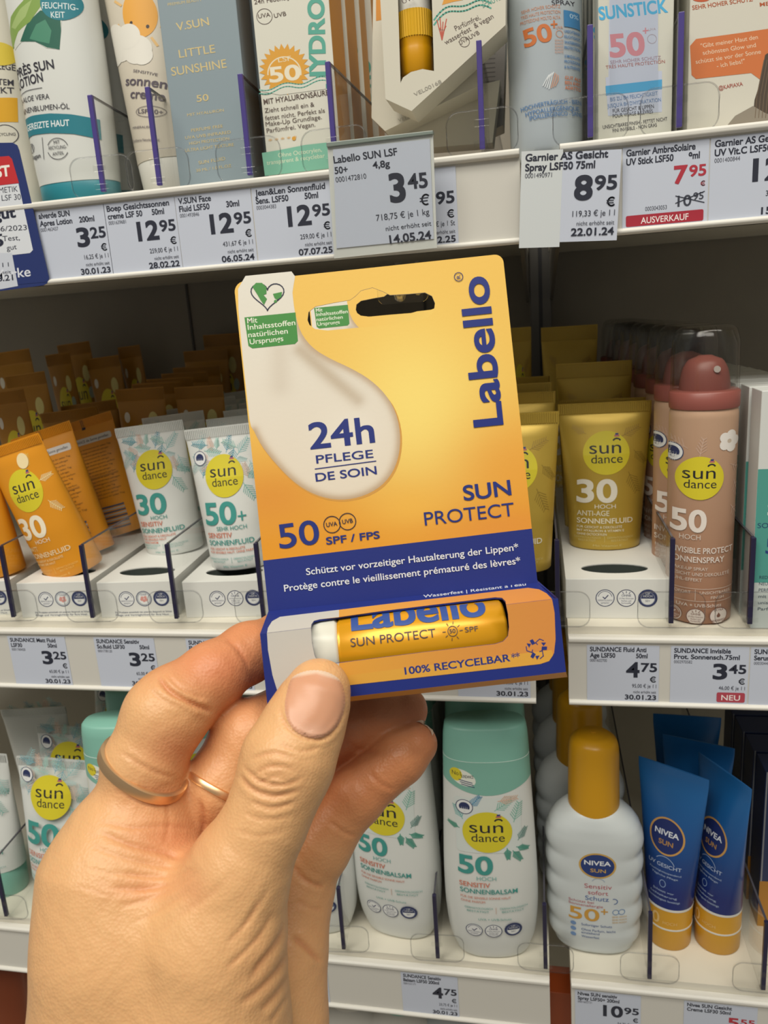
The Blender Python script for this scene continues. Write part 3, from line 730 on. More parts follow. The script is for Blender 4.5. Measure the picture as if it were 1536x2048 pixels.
AM = [(0, 72, 779, 95, 'orange tube with round mark behind the left tray tubes'), (31, 112, 745, 170, 'small orange tube with blue seal far left in the dark'),
      (98, 215, 818, 150, 'orange tube top just behind the two turned tubes'), (138, 250, 804, 190, 'amber tube top, second behind the turned tubes'),
      (190, 258, 712, 300, 'dark orange tube at the back of the left side, left of a pair'), (134, 200, 684, 318, 'dark orange tube near the back panel on the left'), (110, 160, 705, 285, 'dim orange tube by the back panel, left of the amber row'), (255, 300, 690, 320, 'dim brown orange tube standing against the back panel'),
      (0, 82, 700, 225, 'large dark orange tube at the far left in shadow')]
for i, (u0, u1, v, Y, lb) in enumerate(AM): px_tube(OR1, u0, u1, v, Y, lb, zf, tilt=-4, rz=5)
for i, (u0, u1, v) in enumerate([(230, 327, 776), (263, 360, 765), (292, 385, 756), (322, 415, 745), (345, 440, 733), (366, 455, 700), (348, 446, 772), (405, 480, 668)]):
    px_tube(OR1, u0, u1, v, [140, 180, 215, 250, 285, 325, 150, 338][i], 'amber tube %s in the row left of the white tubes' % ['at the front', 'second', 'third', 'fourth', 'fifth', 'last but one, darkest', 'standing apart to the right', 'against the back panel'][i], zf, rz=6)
px_tube(TG, 1112, 1264, 724, 118, 'gold tube with blue seal standing taller behind the front gold tube', zf, ref=(49, 83))
px_tube(TG, 1082, 1195, 652, 235, 'dim gold tube in shadow, farthest behind on the gold tray row', zf, ref=(49, 83))
px_tube(TG, 1012, 1062, 655, 240, 'dim gold tube just right of the held pack by the upright', zf, ref=(49, 83))

# ------------------------------------------------------------------ white cardboard trays
TRAY = mat('tray_card', '#dedfdb', 0.55)
def make_tray(label, w, d, h, hole_y, marks):
    t = thing('display_tray', label, 'tray')
    ell = [[(15.5*math.cos(a), y+9.5*math.sin(a)) if 0 else (17.0*math.cos(a), y+8.0*math.sin(a)) for a in np.linspace(0, 2*math.pi, 28, endpoint=False)] for y in hole_y]
    prism('top_panel', [(-w, 0), (w, 0), (w, d), (-w, d)], h-0.8, h, TRAY, t, axis='z', holes=ell)
    for y in hole_y:
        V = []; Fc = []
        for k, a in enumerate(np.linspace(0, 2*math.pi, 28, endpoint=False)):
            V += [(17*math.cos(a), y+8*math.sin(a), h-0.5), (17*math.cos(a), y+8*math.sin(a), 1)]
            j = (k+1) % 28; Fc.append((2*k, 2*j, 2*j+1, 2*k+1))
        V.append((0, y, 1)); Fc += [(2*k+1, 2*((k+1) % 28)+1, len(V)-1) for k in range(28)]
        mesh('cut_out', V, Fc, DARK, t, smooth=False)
    fp = box('front_panel', -w, -0.8, 0, w, 0, h, TRAY, t, 0.3)
    box('side_panel', -w, 0, 0, -w+0.8, d, h-0.8, TRAY, t); box('side_panel', w-0.8, 0, 0, w, d, h-0.8, TRAY, t)
    P = Print()
    for i, k in enumerate(marks): stamp(P, -7.5+i*10.4+1.5, h*0.52, 4.7, k, fy=1.0)
    if marks[1] == 'pink':
        P.text('Für Produkte entwickelt mit unserem Anspruch an Schutz', -14, 2.6, 1.2, '#4a5470', 'l', w=34); P.text('Pflege und Verträglichkeit für Ihre Haut', -14, 0.9, 1.2, '#4a5470', 'l', w=32)
    P.build('printed_marks', flatfn(-0.8), t)
    return t
TR1 = make_tray('white tray under the front gold tube, empty oval hole in front', 25.5, 270, 21.5, [16], ('tick', 'ohne', 'solid'))
q = stand(1234, 1236, FM); TR1.location = Vector((q[0], q[1], FM))*MM
TR2 = make_tray('white tray with pink middle mark and oval hole under the white 30 tubes', 22.8, 270, 21.5, [18], ('tick', 'pink', 'solid'))
q = stand(280, 1233, FM); TR2.location = Vector((q[0], q[1], FM))*MM; TR2.rotation_euler = (0, 0, math.radians(4.5))
q = stand(461, 1233, FM); dup(TR1, (q[0], q[1], FM), (0, 0, math.radians(4.5)), 'white tray under the white 50+ tubes, beside the held pack')
q = stand(119, 1233, FM); dup(TR2, (q[0], q[1], FM), (0, 0, math.radians(4.5)), 'white tray under the leaning orange tube')
dup(TR2, (q[0]-54, q[1], FM), (0, 0, math.radians(9)), 'white tray cut off by the left edge of the photo')

# ------------------------------------------------------------------ rose spray cans with clear caps
def make_can():
    t = thing('spray_can', 'x', 'spray can', group='rose spray cans')
    R = 15.6
    ROSE = mat('rose_can', '#ab7f68', 0.35, 0.25); ROSED = mat('rose_collar', '#8e5048', 0.4)
    B = Body([(0, R-1.5, R-1.5), (1.2, R, R), (103, R, R), (106, R-0.6, R-0.6), (109, R-2.5, R-2.5)])
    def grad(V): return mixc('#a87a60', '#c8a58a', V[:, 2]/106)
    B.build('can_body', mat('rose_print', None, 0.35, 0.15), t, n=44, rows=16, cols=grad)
    C = Body([(106, R+0.1, R+0.1), (107, R+0.3, R+0.3), (113.4, R+0.3, R+0.3), (114.3, R-0.8, R-0.8)]); C.build('collar', ROSED, t, n=44)
    N = Body(smooth_secs([(113, 11.5, 11.5), (118, 11.2, 11.2), (124, 10, 10), (128, 7.6, 7.6), (130, 3, 3)], 14)); N.build('nozzle', ROSED, t, n=32)
    o = Body([(0, 1.5, 1.5), (1.2, 1.5, 1.5)]).build('nozzle_hole', mat('nozzle_white', '#cfc4bf', 0.4), t, n=16); o.rotation_euler = (math.radians(90), 0, 0); o.location = (0.004, -0.0092, 0.1240)
    K = Body([(113.6, R-0.2, R-0.2), (136.5, R-0.7, R-0.7), (141.5, R-2, R-2), (143.2, R-4, R-4), (143.8, R-7, R-7)]); K.build('clear_cap', ACR2, t, n=44, cap=(False, True))
    K2 = Body([(114.2, R-1.2, R-1.2), (135, R-1.7, R-1.7), (141, R-4, R-4)]); K2.build('cap_lining', ACR2, t, n=44, cap=(False, False))
    P = Print()
    for a, b, c, l in ((-8, 88, 2.6, 10), (-3, 84, 1.4, 9), (6, 90, .6, 8), (11, 80, -.5, 8), (13, 72, -1.2, 10), (12, 60, -1.0, 9), (-13, 82, 2.0, 9)): sprig(P, a, b, c, l, '#c9ab98', 5, 0.35)
    for a in range(5): P.disc(10+2.7*math.cos(a*1.257), 91+2.9*math.sin(a*1.257), 2.3, '#e9e4df', 2.4, 14)
    P.disc(10, 91, 1.0, '#c8b9a8')
    stamp(P, -14, 86, 4.4, 'uv')
    sun_logo(P, -2.5, 74, 10.4)
    P.text('50', -14.2, 48, 11, '#e9e0d8', 'l', w=15, bold=0.018, heavy=0.012); P.text('HOCH', -10.5, 43.8, 2.6, '#dccfc4', 'l', w=9)
    P.text('INVISIBLE PROTECT', -14.4, 37, 3.0, '#e6dcd4', 'l', w=28, bold=0.01); P.text('SONNENSPRAY', -14.4, 32.4, 3.0, '#e6dcd4', 'l', w=24, bold=0.01)
    for i, q in enumerate(('MAKE-UP SPRAY', 'GESICHT UND DEKOLLETÉ', 'KÜHL-EFFEKT')): P.text(q, -14, 28.4-2.8*i, 1.7, '#dccfc4', 'l', w=len(q)*1.25)
    P.line([(-16, 19), (16, 19)], 0.2, '#dccfc4'); P.line([(-16, 12.6), (16, 12.6)], 0.2, '#dccfc4'); P.line([(-3, 18.6), (-3, 13)], 0.2, '#dccfc4')
    P.text('UNSICHTBARES', -1, 16.4, 1.5, '#dccfc4', 'l', w=14); P.text('FINISH', 4, 13.8, 1.5, '#dccfc4', 'l', w=6)
    P.text('SOFORT', -13, 16.4, 1.5, '#dccfc4', 'l', w=8)
    P.text('UVA + UVB-Schutz', -11, 9.6, 1.8, '#e4d9d0', 'l', w=20)
    stamp(P, -12.5, 5.0, 3.8, 'tick', '#d8ccc4', '#8f6552'); stamp(P, -2.5, 4.6, 4.3, 'ohne', '#7a4f40', '#dfd4cc'); stamp(P, 7.8, 4.9, 4.3, 'drop', '#7a4f40', '#dfd4cc')
    P.build('lettering', B.front, t, edge=1.1, base=0.09, step=0.009)
    return t
CAN = make_can()
c0 = onZ(1410, 1251, FM); cy = c0[1]+15.6
CAN.location = Vector((c0[0]-0.8, cy, FM))*MM; CAN['label'] = 'rose spray can with clear cap, foremost in its row'; CAN.rotation_euler = (0, 0, math.radians(-4))
for i in range(1, 9):
    dup(CAN, (c0[0]-0.8-1.2*i+random.uniform(-1, 1), cy+35.2*i, FM), (0, 0, random.uniform(-0.5, 0.5)), 'rose spray can with clear cap, %s in its row counted from the front' % ORD[i])

# ------------------------------------------------------------------ white and green cartons at the right edge
def carton(name, label, w, d, h, m, group=None, bv=0.35, cat='carton'):
    t = thing(name, label, cat, group=group)
    box('box_body', -w/2, 0, 0, w/2, d, h, m, t, bv)
    return t
CG = carton('carton', 'white and green carton with teal lower half at the front right of the middle shelf', 34, 17, 118, mat('carton_white', '#d5d8d6', 0.45), 'white and green cartons')
c0 = onZ(1500, 1256, FM)
P = Print()
w = 17
P.poly([(-w, 22), (w, 30), (w, 81), (-w, 81)], '#4f9c92'); P.rect(-w, 0, w, 24, '#c9d2d0')
P.text('ELEGANCE', -11.5, 104, 3.2, '#4f9c92', 'l', w=24); P.text('CARE', -10, 98, 3.2, '#4f9c92', 'l', w=14)
P.disc(1, 88, 6, '#d9cb2e'); P.text('sun', -3, 87, 3.6, BLACK, 'l', w=8)
P.text('CLEAR', -12, 67, 7, '#e2ebe9', 'l', w=26, bold=0.012); P.text('SKIN', -12, 58, 7, '#e2ebe9', 'l', w=18, bold=0.012)
P.text('SONNENSERUM', -16, 52, 2.6, '#1f3f6c', 'l', w=28); P.text('50+', -12, 39, 8, '#23407c', 'l', w=20, bold=0.015)
for i, q in enumerate(('REDUZIERT UNREINHEITEN', 'NEUTRALER DUFT', 'PERFEKT MATT', 'mit Niacinamid', 'unisex, Vegan', 'Parfümfrei')): P.text(q, -14, 26-3.3*i, 1.7, '#2a4458', 'l', w=len(q)*1.2)
P.build('lettering', flatfn(0), CG, base=0.06)
CG.location = Vector((c0[0]+17, c0[1], FM))*MM; CS = (onY(1500, 783, c0[1])[2]-FM)/118; CG.scale = (1, 1, CS)
for i in range(1, 12):
    dup(CG, (c0[0]+17-i*1.3+random.uniform(-1, 1), c0[1]+18.5*i, FM), (0, 0, random.uniform(-0.03, 0.03)), 'white and green carton, %s in the stack counted from the front' % (ORD[i]), (1, 1, CS))
# ------------------------------------------------------------------ lowest shelf: white balm bottles
MINT = mat('mint_cap', '#7fb5a6', 0.42)
def make_balm():
    t = thing('balm_bottle', 'x', 'bottle', group='white balm bottles')
    prof = [(0, 18, 11, 0), (1.2, 20.5, 13, 0), (14, 24.3, 15.5, 0), (34, 26, 17, 0), (58, 26.0, 17, 0), (82, 25.2, 16, 0), (104, 24.3, 15, 0), (122, 23.6, 14, 0), (134, 23.2, 13.5, 0)]
    S = smooth_secs([(z, a, b, 0, 0, 2.4) for z, a, b, _ in prof], 30)
    B = Body(S)
    # the mint top dips in a wave across the front
    def cols(V):
        edge = 116-5.5*np.cos(V[:, 0]/24*1.5)+2
        return np.where((V[:, 2] > edge)[:, None], np.array(lin('#7fb5a6')), np.array(lin('#dfe2e1')))
    B.build('bottle_body', BODYW, t, n=48)
    C = Body([(133.8, 23.0, 13.4, 0, 0, 2.4), (135, 23.2, 13.2, 0, 0, 2.4), (146, 22.6, 12.2, 0, 0, 2.5), (152, 21.8, 11.2, 0, 0, 2.6), (153.5, 20.5, 10, 0, 0, 2.6)])
    C.build('cap', MINT, t, n=48)
    P = Print()
    n = 24
    top = [(x, 133.9) for x in np.linspace(23.0, -23.0, n)]
    bot = [(x, 121-7.5*math.cos(x/23*1.45)) for x in np.linspace(-23.4, 23.4, n)]
    P.poly(bot+top, '#7fb5a6')
    P.disc(-13, 124, 7.2, '#e3e6dc', 4.6, rot=-0.45); P.disc(-16.5, 125.5, 3.3, '#d9cb2e', 4.0)
    P.text('No1', -18.5, 125.0, 2.6, '#22242c', 'l', w=4.5); P.text('SUNDANCE', -13.8, 124, 1.9, '#22242c', 'l', w=6.5, bold=0.01)
    for i in range(3): P.line([(-15+i*0.6, 122.6-1.3*i), (-8+i*0.5, 121.2-1.3*i)], 0.5, '#33406c')
    P.rect(-18, 77, 17, 112, '#d6dedb', 2)
    for a in ((-14, 98, 2.0, 9, '#7db5b3'), (-10, 106, 0.9, 9, '#5c93b4'), (3, 104, 0.6, 11, '#8cbcae'), (13, 96, 1.3, 12, '#8cbcae'), (15, 84, 1.0, 8, '#7a9a94'), (12, 78, -1.0, 8, '#4f9a88'), (14, 80, -0.4, 7, '#4f9a88'), (9, 80, -1.5, 7, '#4f9a88'), (-16, 92, 2.8, 6, '#5b9a86'), (5, 110, 0.1, 10, '#d8b9a6')): sprig(P, *a, n=7, w=0.5)
    stamp(P, -12.8, 106, 4.6, 'uv')
    sun_logo(P, -1.2, 90.5, 13.2, 0.98)
    P.text('50', -17.6, 63.5, 12, TEAL, 'l', w=18.5, bold=0.018, heavy=0.012); P.text('HOCH', -8, 59.3, 2.7, '#7db5b0', 'l', w=10.5)
    P.text('SENSITIV', -17.4, 54.6, 3.2, CORAL, 'l', w=16.5, bold=0.01); P.text('SONNENBALSAM', -17.2, 50.2, 3.2, TEAL, 'l', w=31, bold=0.012)
    P.text('FÜR DIE SENSIBLE SONNE HAUT', -17, 46.6, 1.6, CORAL, 'l', w=27); P.text('OHNE PARFÜM', -17, 43.8, 1.6, CORAL, 'l', w=13)
    for xx in (-15, 4): P.text('DERMATOLOGISCH', xx, 39.5, 1.4, '#6da9a2', 'l', w=15); P.text('BESTÄTIGT', xx+1, 37.2, 1.4, '#6da9a2', 'l', w=12)
    P.line([(1.8, 41), (1.8, 36.5)], 0.25, '#c9a08c'); P.text('UVA + UVB-Schutz', -8, 31.6, 1.6, '#6da9a2', 'l', w=18)
    stamp(P, -10.5, 24, 4.6, 'tick'); stamp(P, 0, 24, 4.8, 'ohne'); stamp(P, 10.8, 24.8, 4.8, 'solid')
    P.build('lettering', B.front, t, edge=1.1, base=0.09, step=0.009)
    return t
BALM = make_balm(); zl = FLOOR['low']
q = stand(984, 1925, zl, 15.5); BX, BY = q[0], q[1]; BALM.location = Vector(q)*MM; BALM.scale = (1.04, 1.0, 0.972); BALM.rotation_euler = (0, 0, math.radians(6)); BALM['label'] = 'white balm bottle with mint top, whole in view left of the yellow-capped spray'
q = stand(795, 1884, zl, 15.5); CX, CY = q[0], q[1]; dup(BALM, (CX, CY, zl), (0, 0, math.radians(-9)), 'white balm bottle half hidden by the little finger')
dup(BALM, (CX-53, CY-3, zl), (0, 0, math.radians(2)), 'white balm bottle just right of the palm, only its lower right side showing')
for i in range(1, 5):
    dup(BALM, (BX-2.5*i+random.uniform(-1, 1), BY+37*i, zl), (0, 0, random.uniform(-.05, .05)), 'white balm bottle with mint top, %s in the row behind the whole one' % ORD[i])
    dup(BALM, (CX-2.5*i, CY+37*i, zl), (0, 0, random.uniform(-.05, .05)), 'white balm bottle, %s in the row behind the half-hidden one' % ORD[i])
a = onZ(232, 1440, zl+150); YB = a[1]
for i in range(3):
    dup(BALM, (a[0]-9*i, YB+4+42*i, zl), (0, 0, math.radians(8)), 'mint-topped bottle left of the ringed finger, %s of its row' % ('front one', 'second', 'third')[i])
dup(BALM, (a[0]+24, YB+62, zl), (0, 0, math.radians(8)), 'mint-topped bottle standing askew behind the ringed finger')

# white 50 tubes at the lower left, standing on mint caps
TL = make_tube('white 50 squeeze tube on a mint cap, foremost at the lower left', 105, 20.8, 15.5, 25.8, BODYW,
    lambda P, B: (sun_design(P, 50, 99, '50', 'HOCH', 'SENSITIV', 'SONNENMILCH', TEAL, CORAL, TEAL, '#6da9a2', deco_w, uv=True, small=('FÜR SENSIBLE HAUT', 'OHNE PARFÜM'))), 'white mint-capped tubes', cap=20, capm=MINT)
for ch in TL.children:
    if ch.name.split('.')[0] in ('lettering', 'logo', 'round_seal', 'number_print'): ch.location = (0, -0.0003, 0.0165)
ta, tb = onZ(22, 1537, zl+116), onZ(167, 1531, zl+116)
yy = 12+16
TL.location = Vector((-323, 24, zl))*MM; TL.rotation_euler = (math.radians(-2), math.radians(4), math.radians(4))
dup(TL, (-335, 62, zl), (math.radians(-3), math.radians(4), math.radians(6)), 'white tube with round blue seal, right behind the foremost 50 tube')
dup(TL, (-338, 128, zl), (math.radians(-4), math.radians(8), math.radians(6)), 'white tube third from the front at the lower left, leaning')
dup(TL, (-372, 95, zl), (math.radians(-2), math.radians(2), math.radians(186)), 'white tube turned with its back to the camera at the far lower left')
dup(TL, (-286, 176, zl), (math.radians(-6), math.radians(14), math.radians(170)), 'dark-looking tube leaning beside the mint bottle tops')
dup(TL, (-378, 30, zl), (0, 0, 0), 'white tube cut off by the left edge beside the lowest divider')

# ------------------------------------------------------------------ pump spray with yellow cap
def make_pump():
    t = thing('pump_spray', 'x', 'spray bottle', group='white pump sprays')
    secs = []
    for z in np.linspace(0, 97, 66):
        base = np.interp(z, [0, 2, 10, 25, 60, 74, 84, 90, 94, 97], [20, 22.5, 25.2, 26.4, 26.6, 26.8, 26, 22.5, 18.5, 14.5])
        s = (1.9*abs(math.sin(math.pi*(z-4)/16.2))-0.9) if 4 < z < 84 else 0
        b = np.interp(z, [0, 2, 15, 60, 80, 88, 92, 95, 97], [13, 15.5, 17.5, 17.5, 17.3, 16.6, 15.6, 14.6, 13])
        secs.append((z, base+s, b, 0, 0, 2.5 if z < 84 else 2.5-0.5*(z-84)/13))
    B = Body(secs); B.build('bottle_body', mat('milky_plastic', '#cdd4d6', 0.3), t, n=56)
    YC = mat('yellow_cap', '#d29a14', 0.33)
    C = Body(smooth_secs([(88, 13.4, 13.4), (92, 14.3, 14.3), (120, 14.1, 14.1), (134, 13.8, 13.8), (139, 12.6, 12.6), (142.2, 9, 9), (143.2, 4, 4)], 26)); C.build('cap', YC, t, n=44)
    D = Body([(142.6, 1.6, 1.2), (143.8, 1.3, 1.0)]); D.build('cap_dimple', YC, t, n=16)
    P = Print()
    P.cur = 'logo'; P.disc(1.5, 66, 10.2, '#c8a050', 8.6); P.disc(1.5, 66, 9.2, '#223a78', 7.6)
    P.text('NIVEA', 1.5, 66.4, 3.1, '#e8ecf2', 'c', w=14.5, bold=0.02); P.text('SUN', 1.8, 61.6, 2.5, '#c8a050', 'c', w=8.5, bold=0.015)
    P.cur = None; P.ring(2, 53.4, 4, 0.4, '#9fb0c4', 10, 30, 150)
    P.text('Sensitiv', 1.8, 50.2, 3.2, '#b8606a', 'c', w=15); P.text('sofort', 1.8, 46, 3.0, '#b8606a', 'c', w=11); P.text('Schutz', 1.2, 41.8, 3.2, '#4a6aa4', 'c', w=13)
    P.ring(10.6, 41.8, 1.8, 0.45, '#4a6aa4', 14, -90, 110)
    P.text('Schützt bei', -14.5, 39.4, 1.8, '#b8606a', 'l', w=14); P.text('Sonnenallergie', -14.5, 37, 1.8, '#b8606a', 'l', w=19)
    P.text('50', -14.5, 27.2, 8.8, '#c9973e', 'l', w=17, bold=0.012); P.line([(3.5, 34.5), (7, 34.5)], 0.8, '#c9973e'); P.line([(5.2, 32.7), (5.2, 36.3)], 0.8, '#c9973e')
    P.ring(11.5, 34.2, 1.7, 0.35, '#5f86b4', 14); P.ring(14.8, 34.2, 1.7, 0.35, '#5f86b4', 14)
    for i in range(3): P.text('SEHR HOCH', 9.5, 30.4-2*i, 1.2, '#c9a05c', 'l', w=8)
    for i, q in enumerate(('Sofortiger Schutz', 'Ohne Parfum, leicht', 'einziehend', 'Wasserfest')): P.text(q, -7.5, 23.2-[0, 3.6, 5.8, 8.6][i], 1.7, '#3d5a94', 'l', w=len(q)*1.0)
    for i in range(3): P.disc(-12, 23.8-4*i, 1.6, '#6f8fbc', 1.4, 12)
    P.build('lettering', B.front, t, edge=1.1, base=0.09, step=0.009)
    return t
PUMP = make_pump()
q = stand(1192, 1917, zl, 17.5); PU, PV = q[0], q[1]; PUMP.location = Vector(q)*MM; PUMP.scale = (1, 1, 0.953); PUMP['label'] = 'white pump spray bottle with scalloped sides and yellow cap, foremost'; PUMP.rotation_euler = (0, 0, math.radians(-2))
for i in range(1, 4): dup(PUMP, (PU-1.5*i-4, PV+47*i, zl), (0, 0, random.uniform(-.1, .1)), 'white pump spray with yellow cap, %s in its row' % ORD[i])

# ------------------------------------------------------------------ blue tubes with yellow caps
def make_blue():
    t = thing('blue_tube', 'x', 'tube', group='blue tubes with yellow caps')
    H = 113.0; a0 = 12.6
    B = Body([(0, a0-0.8, a0-0.8), (0.8, a0-0.2, a0-0.2), (14, a0+0.2, a0), (27, a0+0.6, a0-0.4), (60, 16, 8.6), (90, 18.6, 3.6), (104, 19.8, 1.2), (108, 20.1, 0.7), (113, 20.2, 0.6)])
    def cols(V):
        z = V[:, 2]; return mixc('#1b2a6e', '#1f66a8', (z-38)/62)
    B.build('tube_body', mat('blue_print', None, 0.3), t, z0=28.2, n=44, rows=40, cols=cols)
    Y = mat('yellow_tube_cap', '#d09a28', 0.35)
    B.build('cap', Y, t, z0=0, z1=14, n=44); B.build('shoulder_band', Y, t, z0=15, z1=26.8, n=44)
    W = mat('white_band', '#d8d8d2', 0.4)
    B.build('white_band', W, t, z0=14, z1=15, n=44, grow=0.15); B.build('white_band', W, t, z0=26.8, z1=28.2, n=44, grow=0.1)
    P = Print()
    P.cur = 'logo'; P.disc(0, 72, 10.3, '#c89a54', 11.2); P.disc(0, 72, 9.3, '#1c2c68', 10.2)
    P.text('NIVEA', 0, 72.4, 3.4, '#dfe5ee', 'c', w=14, bold=0.02); P.text('SUN', 0, 66.8, 3.0, '#b58a48', 'c', w=8.4, bold=0.015)
    P.cur = None; P.ring(0, 54, 6, 0.35, '#a9bcd8', 12, 20, 140)
    P.text('UV GESICHT', 0, 53.4, 2.4, '#bccbe2', 'c', w=19)
    for i, q in enumerate(('Feuchtigkeitsspendend', 'Tägliche Pflege')): P.text(q, 0.5, 50-2.4*i, 1.2, '#a9bcd8', 'c', w=18-3*i)
    P.ring(0, 43.2, 1.7, 0.35, '#8fa8d0', 14, ry=2.2)
    for i, q in enumerate(('Schützt vor', 'Lichtalterung', 'Dermatologisch bestätigt')): P.text(q, 0.5, 38-2.6*i, 1.3, '#a9bcd8', 'c', w=12+3*i)
    P.text('30', -9.5, 17.2, 7.5, '#e0bd7c', 'l', w=9, bold=0.012); P.text('HOCH', 1.5, 18, 2.0, '#e0bd7c', 'l', w=7)
    P.build('lettering', B.front, t, edge=1.1, base=0.09, step=0.009)
    return t
BLUE = make_blue()
def put_blue(o, pl, pr, label, base_shift=(0, 0), zt=-262.5, first=False, lean=None):
    a, b = onZ(*pl, zt), onZ(*pr, zt); c = (a+b)/2; rz = math.atan2(b[1]-a[1], b[0]-a[0])
    loc = (c[0]+base_shift[0], c[1]+base_shift[1], zl)
    r = (lean[0] if lean else 0, lean[1] if lean else 0, rz)
    if first:
        o.location = Vector(loc)*MM; o.rotation_euler = r; o['label'] = label; return o
    return dup(o, loc, r, label)
q = stand(1344, 1903, zl, 12.5); BLUE.location = Vector(q)*MM; BLUE.rotation_euler = (0, math.radians(0), math.radians(-32)); BLUE['label'] = 'blue tube on a yellow cap, left one of the front pair'
q = stand(1443, 1912, zl, 12.5); dup(BLUE, tuple(q), (0, math.radians(0), math.radians(-60)), 'blue tube on a yellow cap, right one of the front pair')
q = onZ(1396, 1482, zl+113); dup(BLUE, (q[0], q[1], zl), (0, 0, math.radians(-20)), 'blue tube standing behind the front pair, its round badge half covered')
dup(BLUE, (q[0]-1, q[1]+30, zl), (0, 0, math.radians(-4)), 'blue tube at the back of its row, only the light blue crimp showing')
NAVYB = mat('navy_carton', '#1f2f58', 0.4)
t = carton('carton', 'dark blue carton with yellow lower side cut by the right edge of the photo', 40, 20, 112, NAVYB)
c0 = onZ(1512, 1895, zl); t.location = Vector((143, 50, zl))*MM; t.scale = (1, 1, .93)
P = Print(); P.rect(-20, 0, 20, 34, '#b07a2a'); P.line([(-19.2, 34), (-19.2, 112)], 0.8, '#8d8f92'); P.text('NIVEA', -16, 70, 6, '#cfd5e2', 'l', w=26, bold=0.015)
P.build('lettering', flatfn(0), t, base=0.06)
for i in range(1, 4): dup(t, (143-1.0*i, 50+22*i, zl), (0, 0, 0), 'dark blue carton, %s in the stack at the right edge' % ORD[i])

# things peeping out on the level below
LB = thing('shelf', 'pale metal shelf below the lowest price rail, out of sight behind its bottles', 'shelf', (-150, 0, -565))
box('board', -480, -10, -20, 480, 350, 0, BOARD, LB)
def lotion(label, m, capm, px, Y, H, w, rz=0, sc=1):
    t = thing('lotion_bottle', label, 'bottle')
    B = Body(smooth_secs([(0, w*.9, w*.6, 0, 0, 2.4), (6, w, w*.68, 0, 0, 2.4), (H*.5, w*1.02, w*.7, 0, 0, 2.4), (H*.78, w*.96, w*.62, 0, 0, 2.4), (H*.86, w*.62, w*.5, 0, 0, 2.2), (H*.88, w*.5, w*.46)], 24)); B.build('bottle_body', m, t, n=40)
    C = Body([(H*.875, w*.56, w*.52), (H*.985, w*.54, w*.5), (H, w*.48, w*.44)]); C.build('cap', capm, t, n=40)
    x = onY(px, 1980, Y)[0]; t.location = Vector((x, Y, -565))*MM; t.rotation_euler = (0, 0, rz)
    return t
BR = mat('brown_bottle', '#7a3410', 0.3); AMB = mat('amber_cap', '#c88a22', 0.4); PALE = mat('pale_bottle', '#c9c6bd', 0.4)
lotion('brown bottle under the lowest rail at the bottom left corner', BR, AMB, 10, 45, 150, 27)
lotion('brown bottle with amber cap beside the wrist at the bottom left', mat('amber_bottle', '#c07d20', 0.35), AMB, 72, 60, 150, 20)
lotion('pale bottle under the lowest rail just right of the wrist', PALE, PALE, 700, 40, 140, 26)
lotion('pale bottle under the lowest rail, left of the centre gap', PALE, MINT, 800, 40, 142, 26)
lotion('pale grey bottle under the price reading 4.75', mat('grey_bottle', '#aeb4b4', 0.4), PALE, 905, 42, 142, 26)
p = onY(1117, 1986, 14)
t = carton('carton', 'red-brown carton standing low in the gap between the bays', 22, 20, p[2]+565, mat('red_brown_card', '#8a3a10', 0.45)); t.location = Vector((p[0], 14, -565))*MM

# ------------------------------------------------------------------ top shelf products (prints measured on the front plane)
ft = FLOOR['top']
def shell(name, label, cat, X, Y, body, m, group=None, rot=(0, 0, 0), **k):
    t = thing(name, label, cat, (X, Y, ft), rot, group)
    body.build('bottle_body' if 'part' not in k else k['part'], m, t, n=52, rows=k.get('rows'))
    return t
# white after-sun bottle with teal band
X = -233.5; Y = 27.0
B = Body(smooth_secs([(13, 21.6, 13), (20, 22.2, 13.6), (60, 23.0, 15), (120, 23.0, 15), (150, 22, 14), (165, 17, 12)], 24, 2.3), 2.3)
t = shell('lotion_bottle', 'large white after-sun lotion bottle with teal band and teal foot', 'bottle', X, Y, B, BODYW)
C = Body([(0, 20.2, 12), (1, 21.2, 13), (13, 21.4, 12.8), (13.4, 21, 12.6)], 2.3); C.build('cap', mat('teal_cap', '#2f8492', 0.35), t, n=52)
ALV = t
P = Print(pxpre(Y-14.5, X, ft)); TE = '#2b8090'; K = '#31303c'
P.poly([(10, 60), (45, 8), (98, -40), (125, -40), (122, 30), (119, 99), (95, 97), (70, 82), (46, 80), (20, 96)], '#d5d9cf')
P.poly([(38, 82), (55, 48), (82, 22), (118, 20), (121, 60), (119, 99), (96, 96), (72, 84)], '#2c6656'); P.poly([(60, 78), (74, 50), (92, 40), (104, 62), (100, 88), (80, 84)], '#4d8d74')
P.poly([(4, 58), (14, 30), (45, 4), (78, -30), (86, 10), (62, 44), (34, 62), (14, 92), (6, 84)], '#86a554'); P.poly([(14, 50), (40, 18), (66, 0), (52, 34), (26, 56)], '#a5bd78')
P.disc(117, 5, 35, TE); P.pt('FEUCHTIG-', 86, 18, 146, 15, 13, '#e3eef0', bold=0.005); P.pt('KEIT', 103, 36, 127, 34, 13, '#e3eef0', bold=0.005)
P.pt('APRÈS SUN', 4, 155, 110, 137, 19, K, bold=0.018); P.pt('LOTION', 22, 175, 88, 163, 19, K, bold=0.018)
P.line([(26, 186), (50, 180), (85, 176)], 1.2, K); P.pt('BIO-ALOE VERA', 12, 204, 100, 198, 11, K); P.pt('SONNENBLUMEN-ÖL', 12, 226, 138, 217, 11, K)
P.poly([(24, 236), (60, 230), (100, 227), (140, 228), (184, 233), (188, 274), (145, 267), (100, 266), (60, 268), (29, 273)], TE)
P.pt('NGEREIZTE HAUT', 30, 259, 138, 251, 13, '#e6f0f2', bold=0.018)
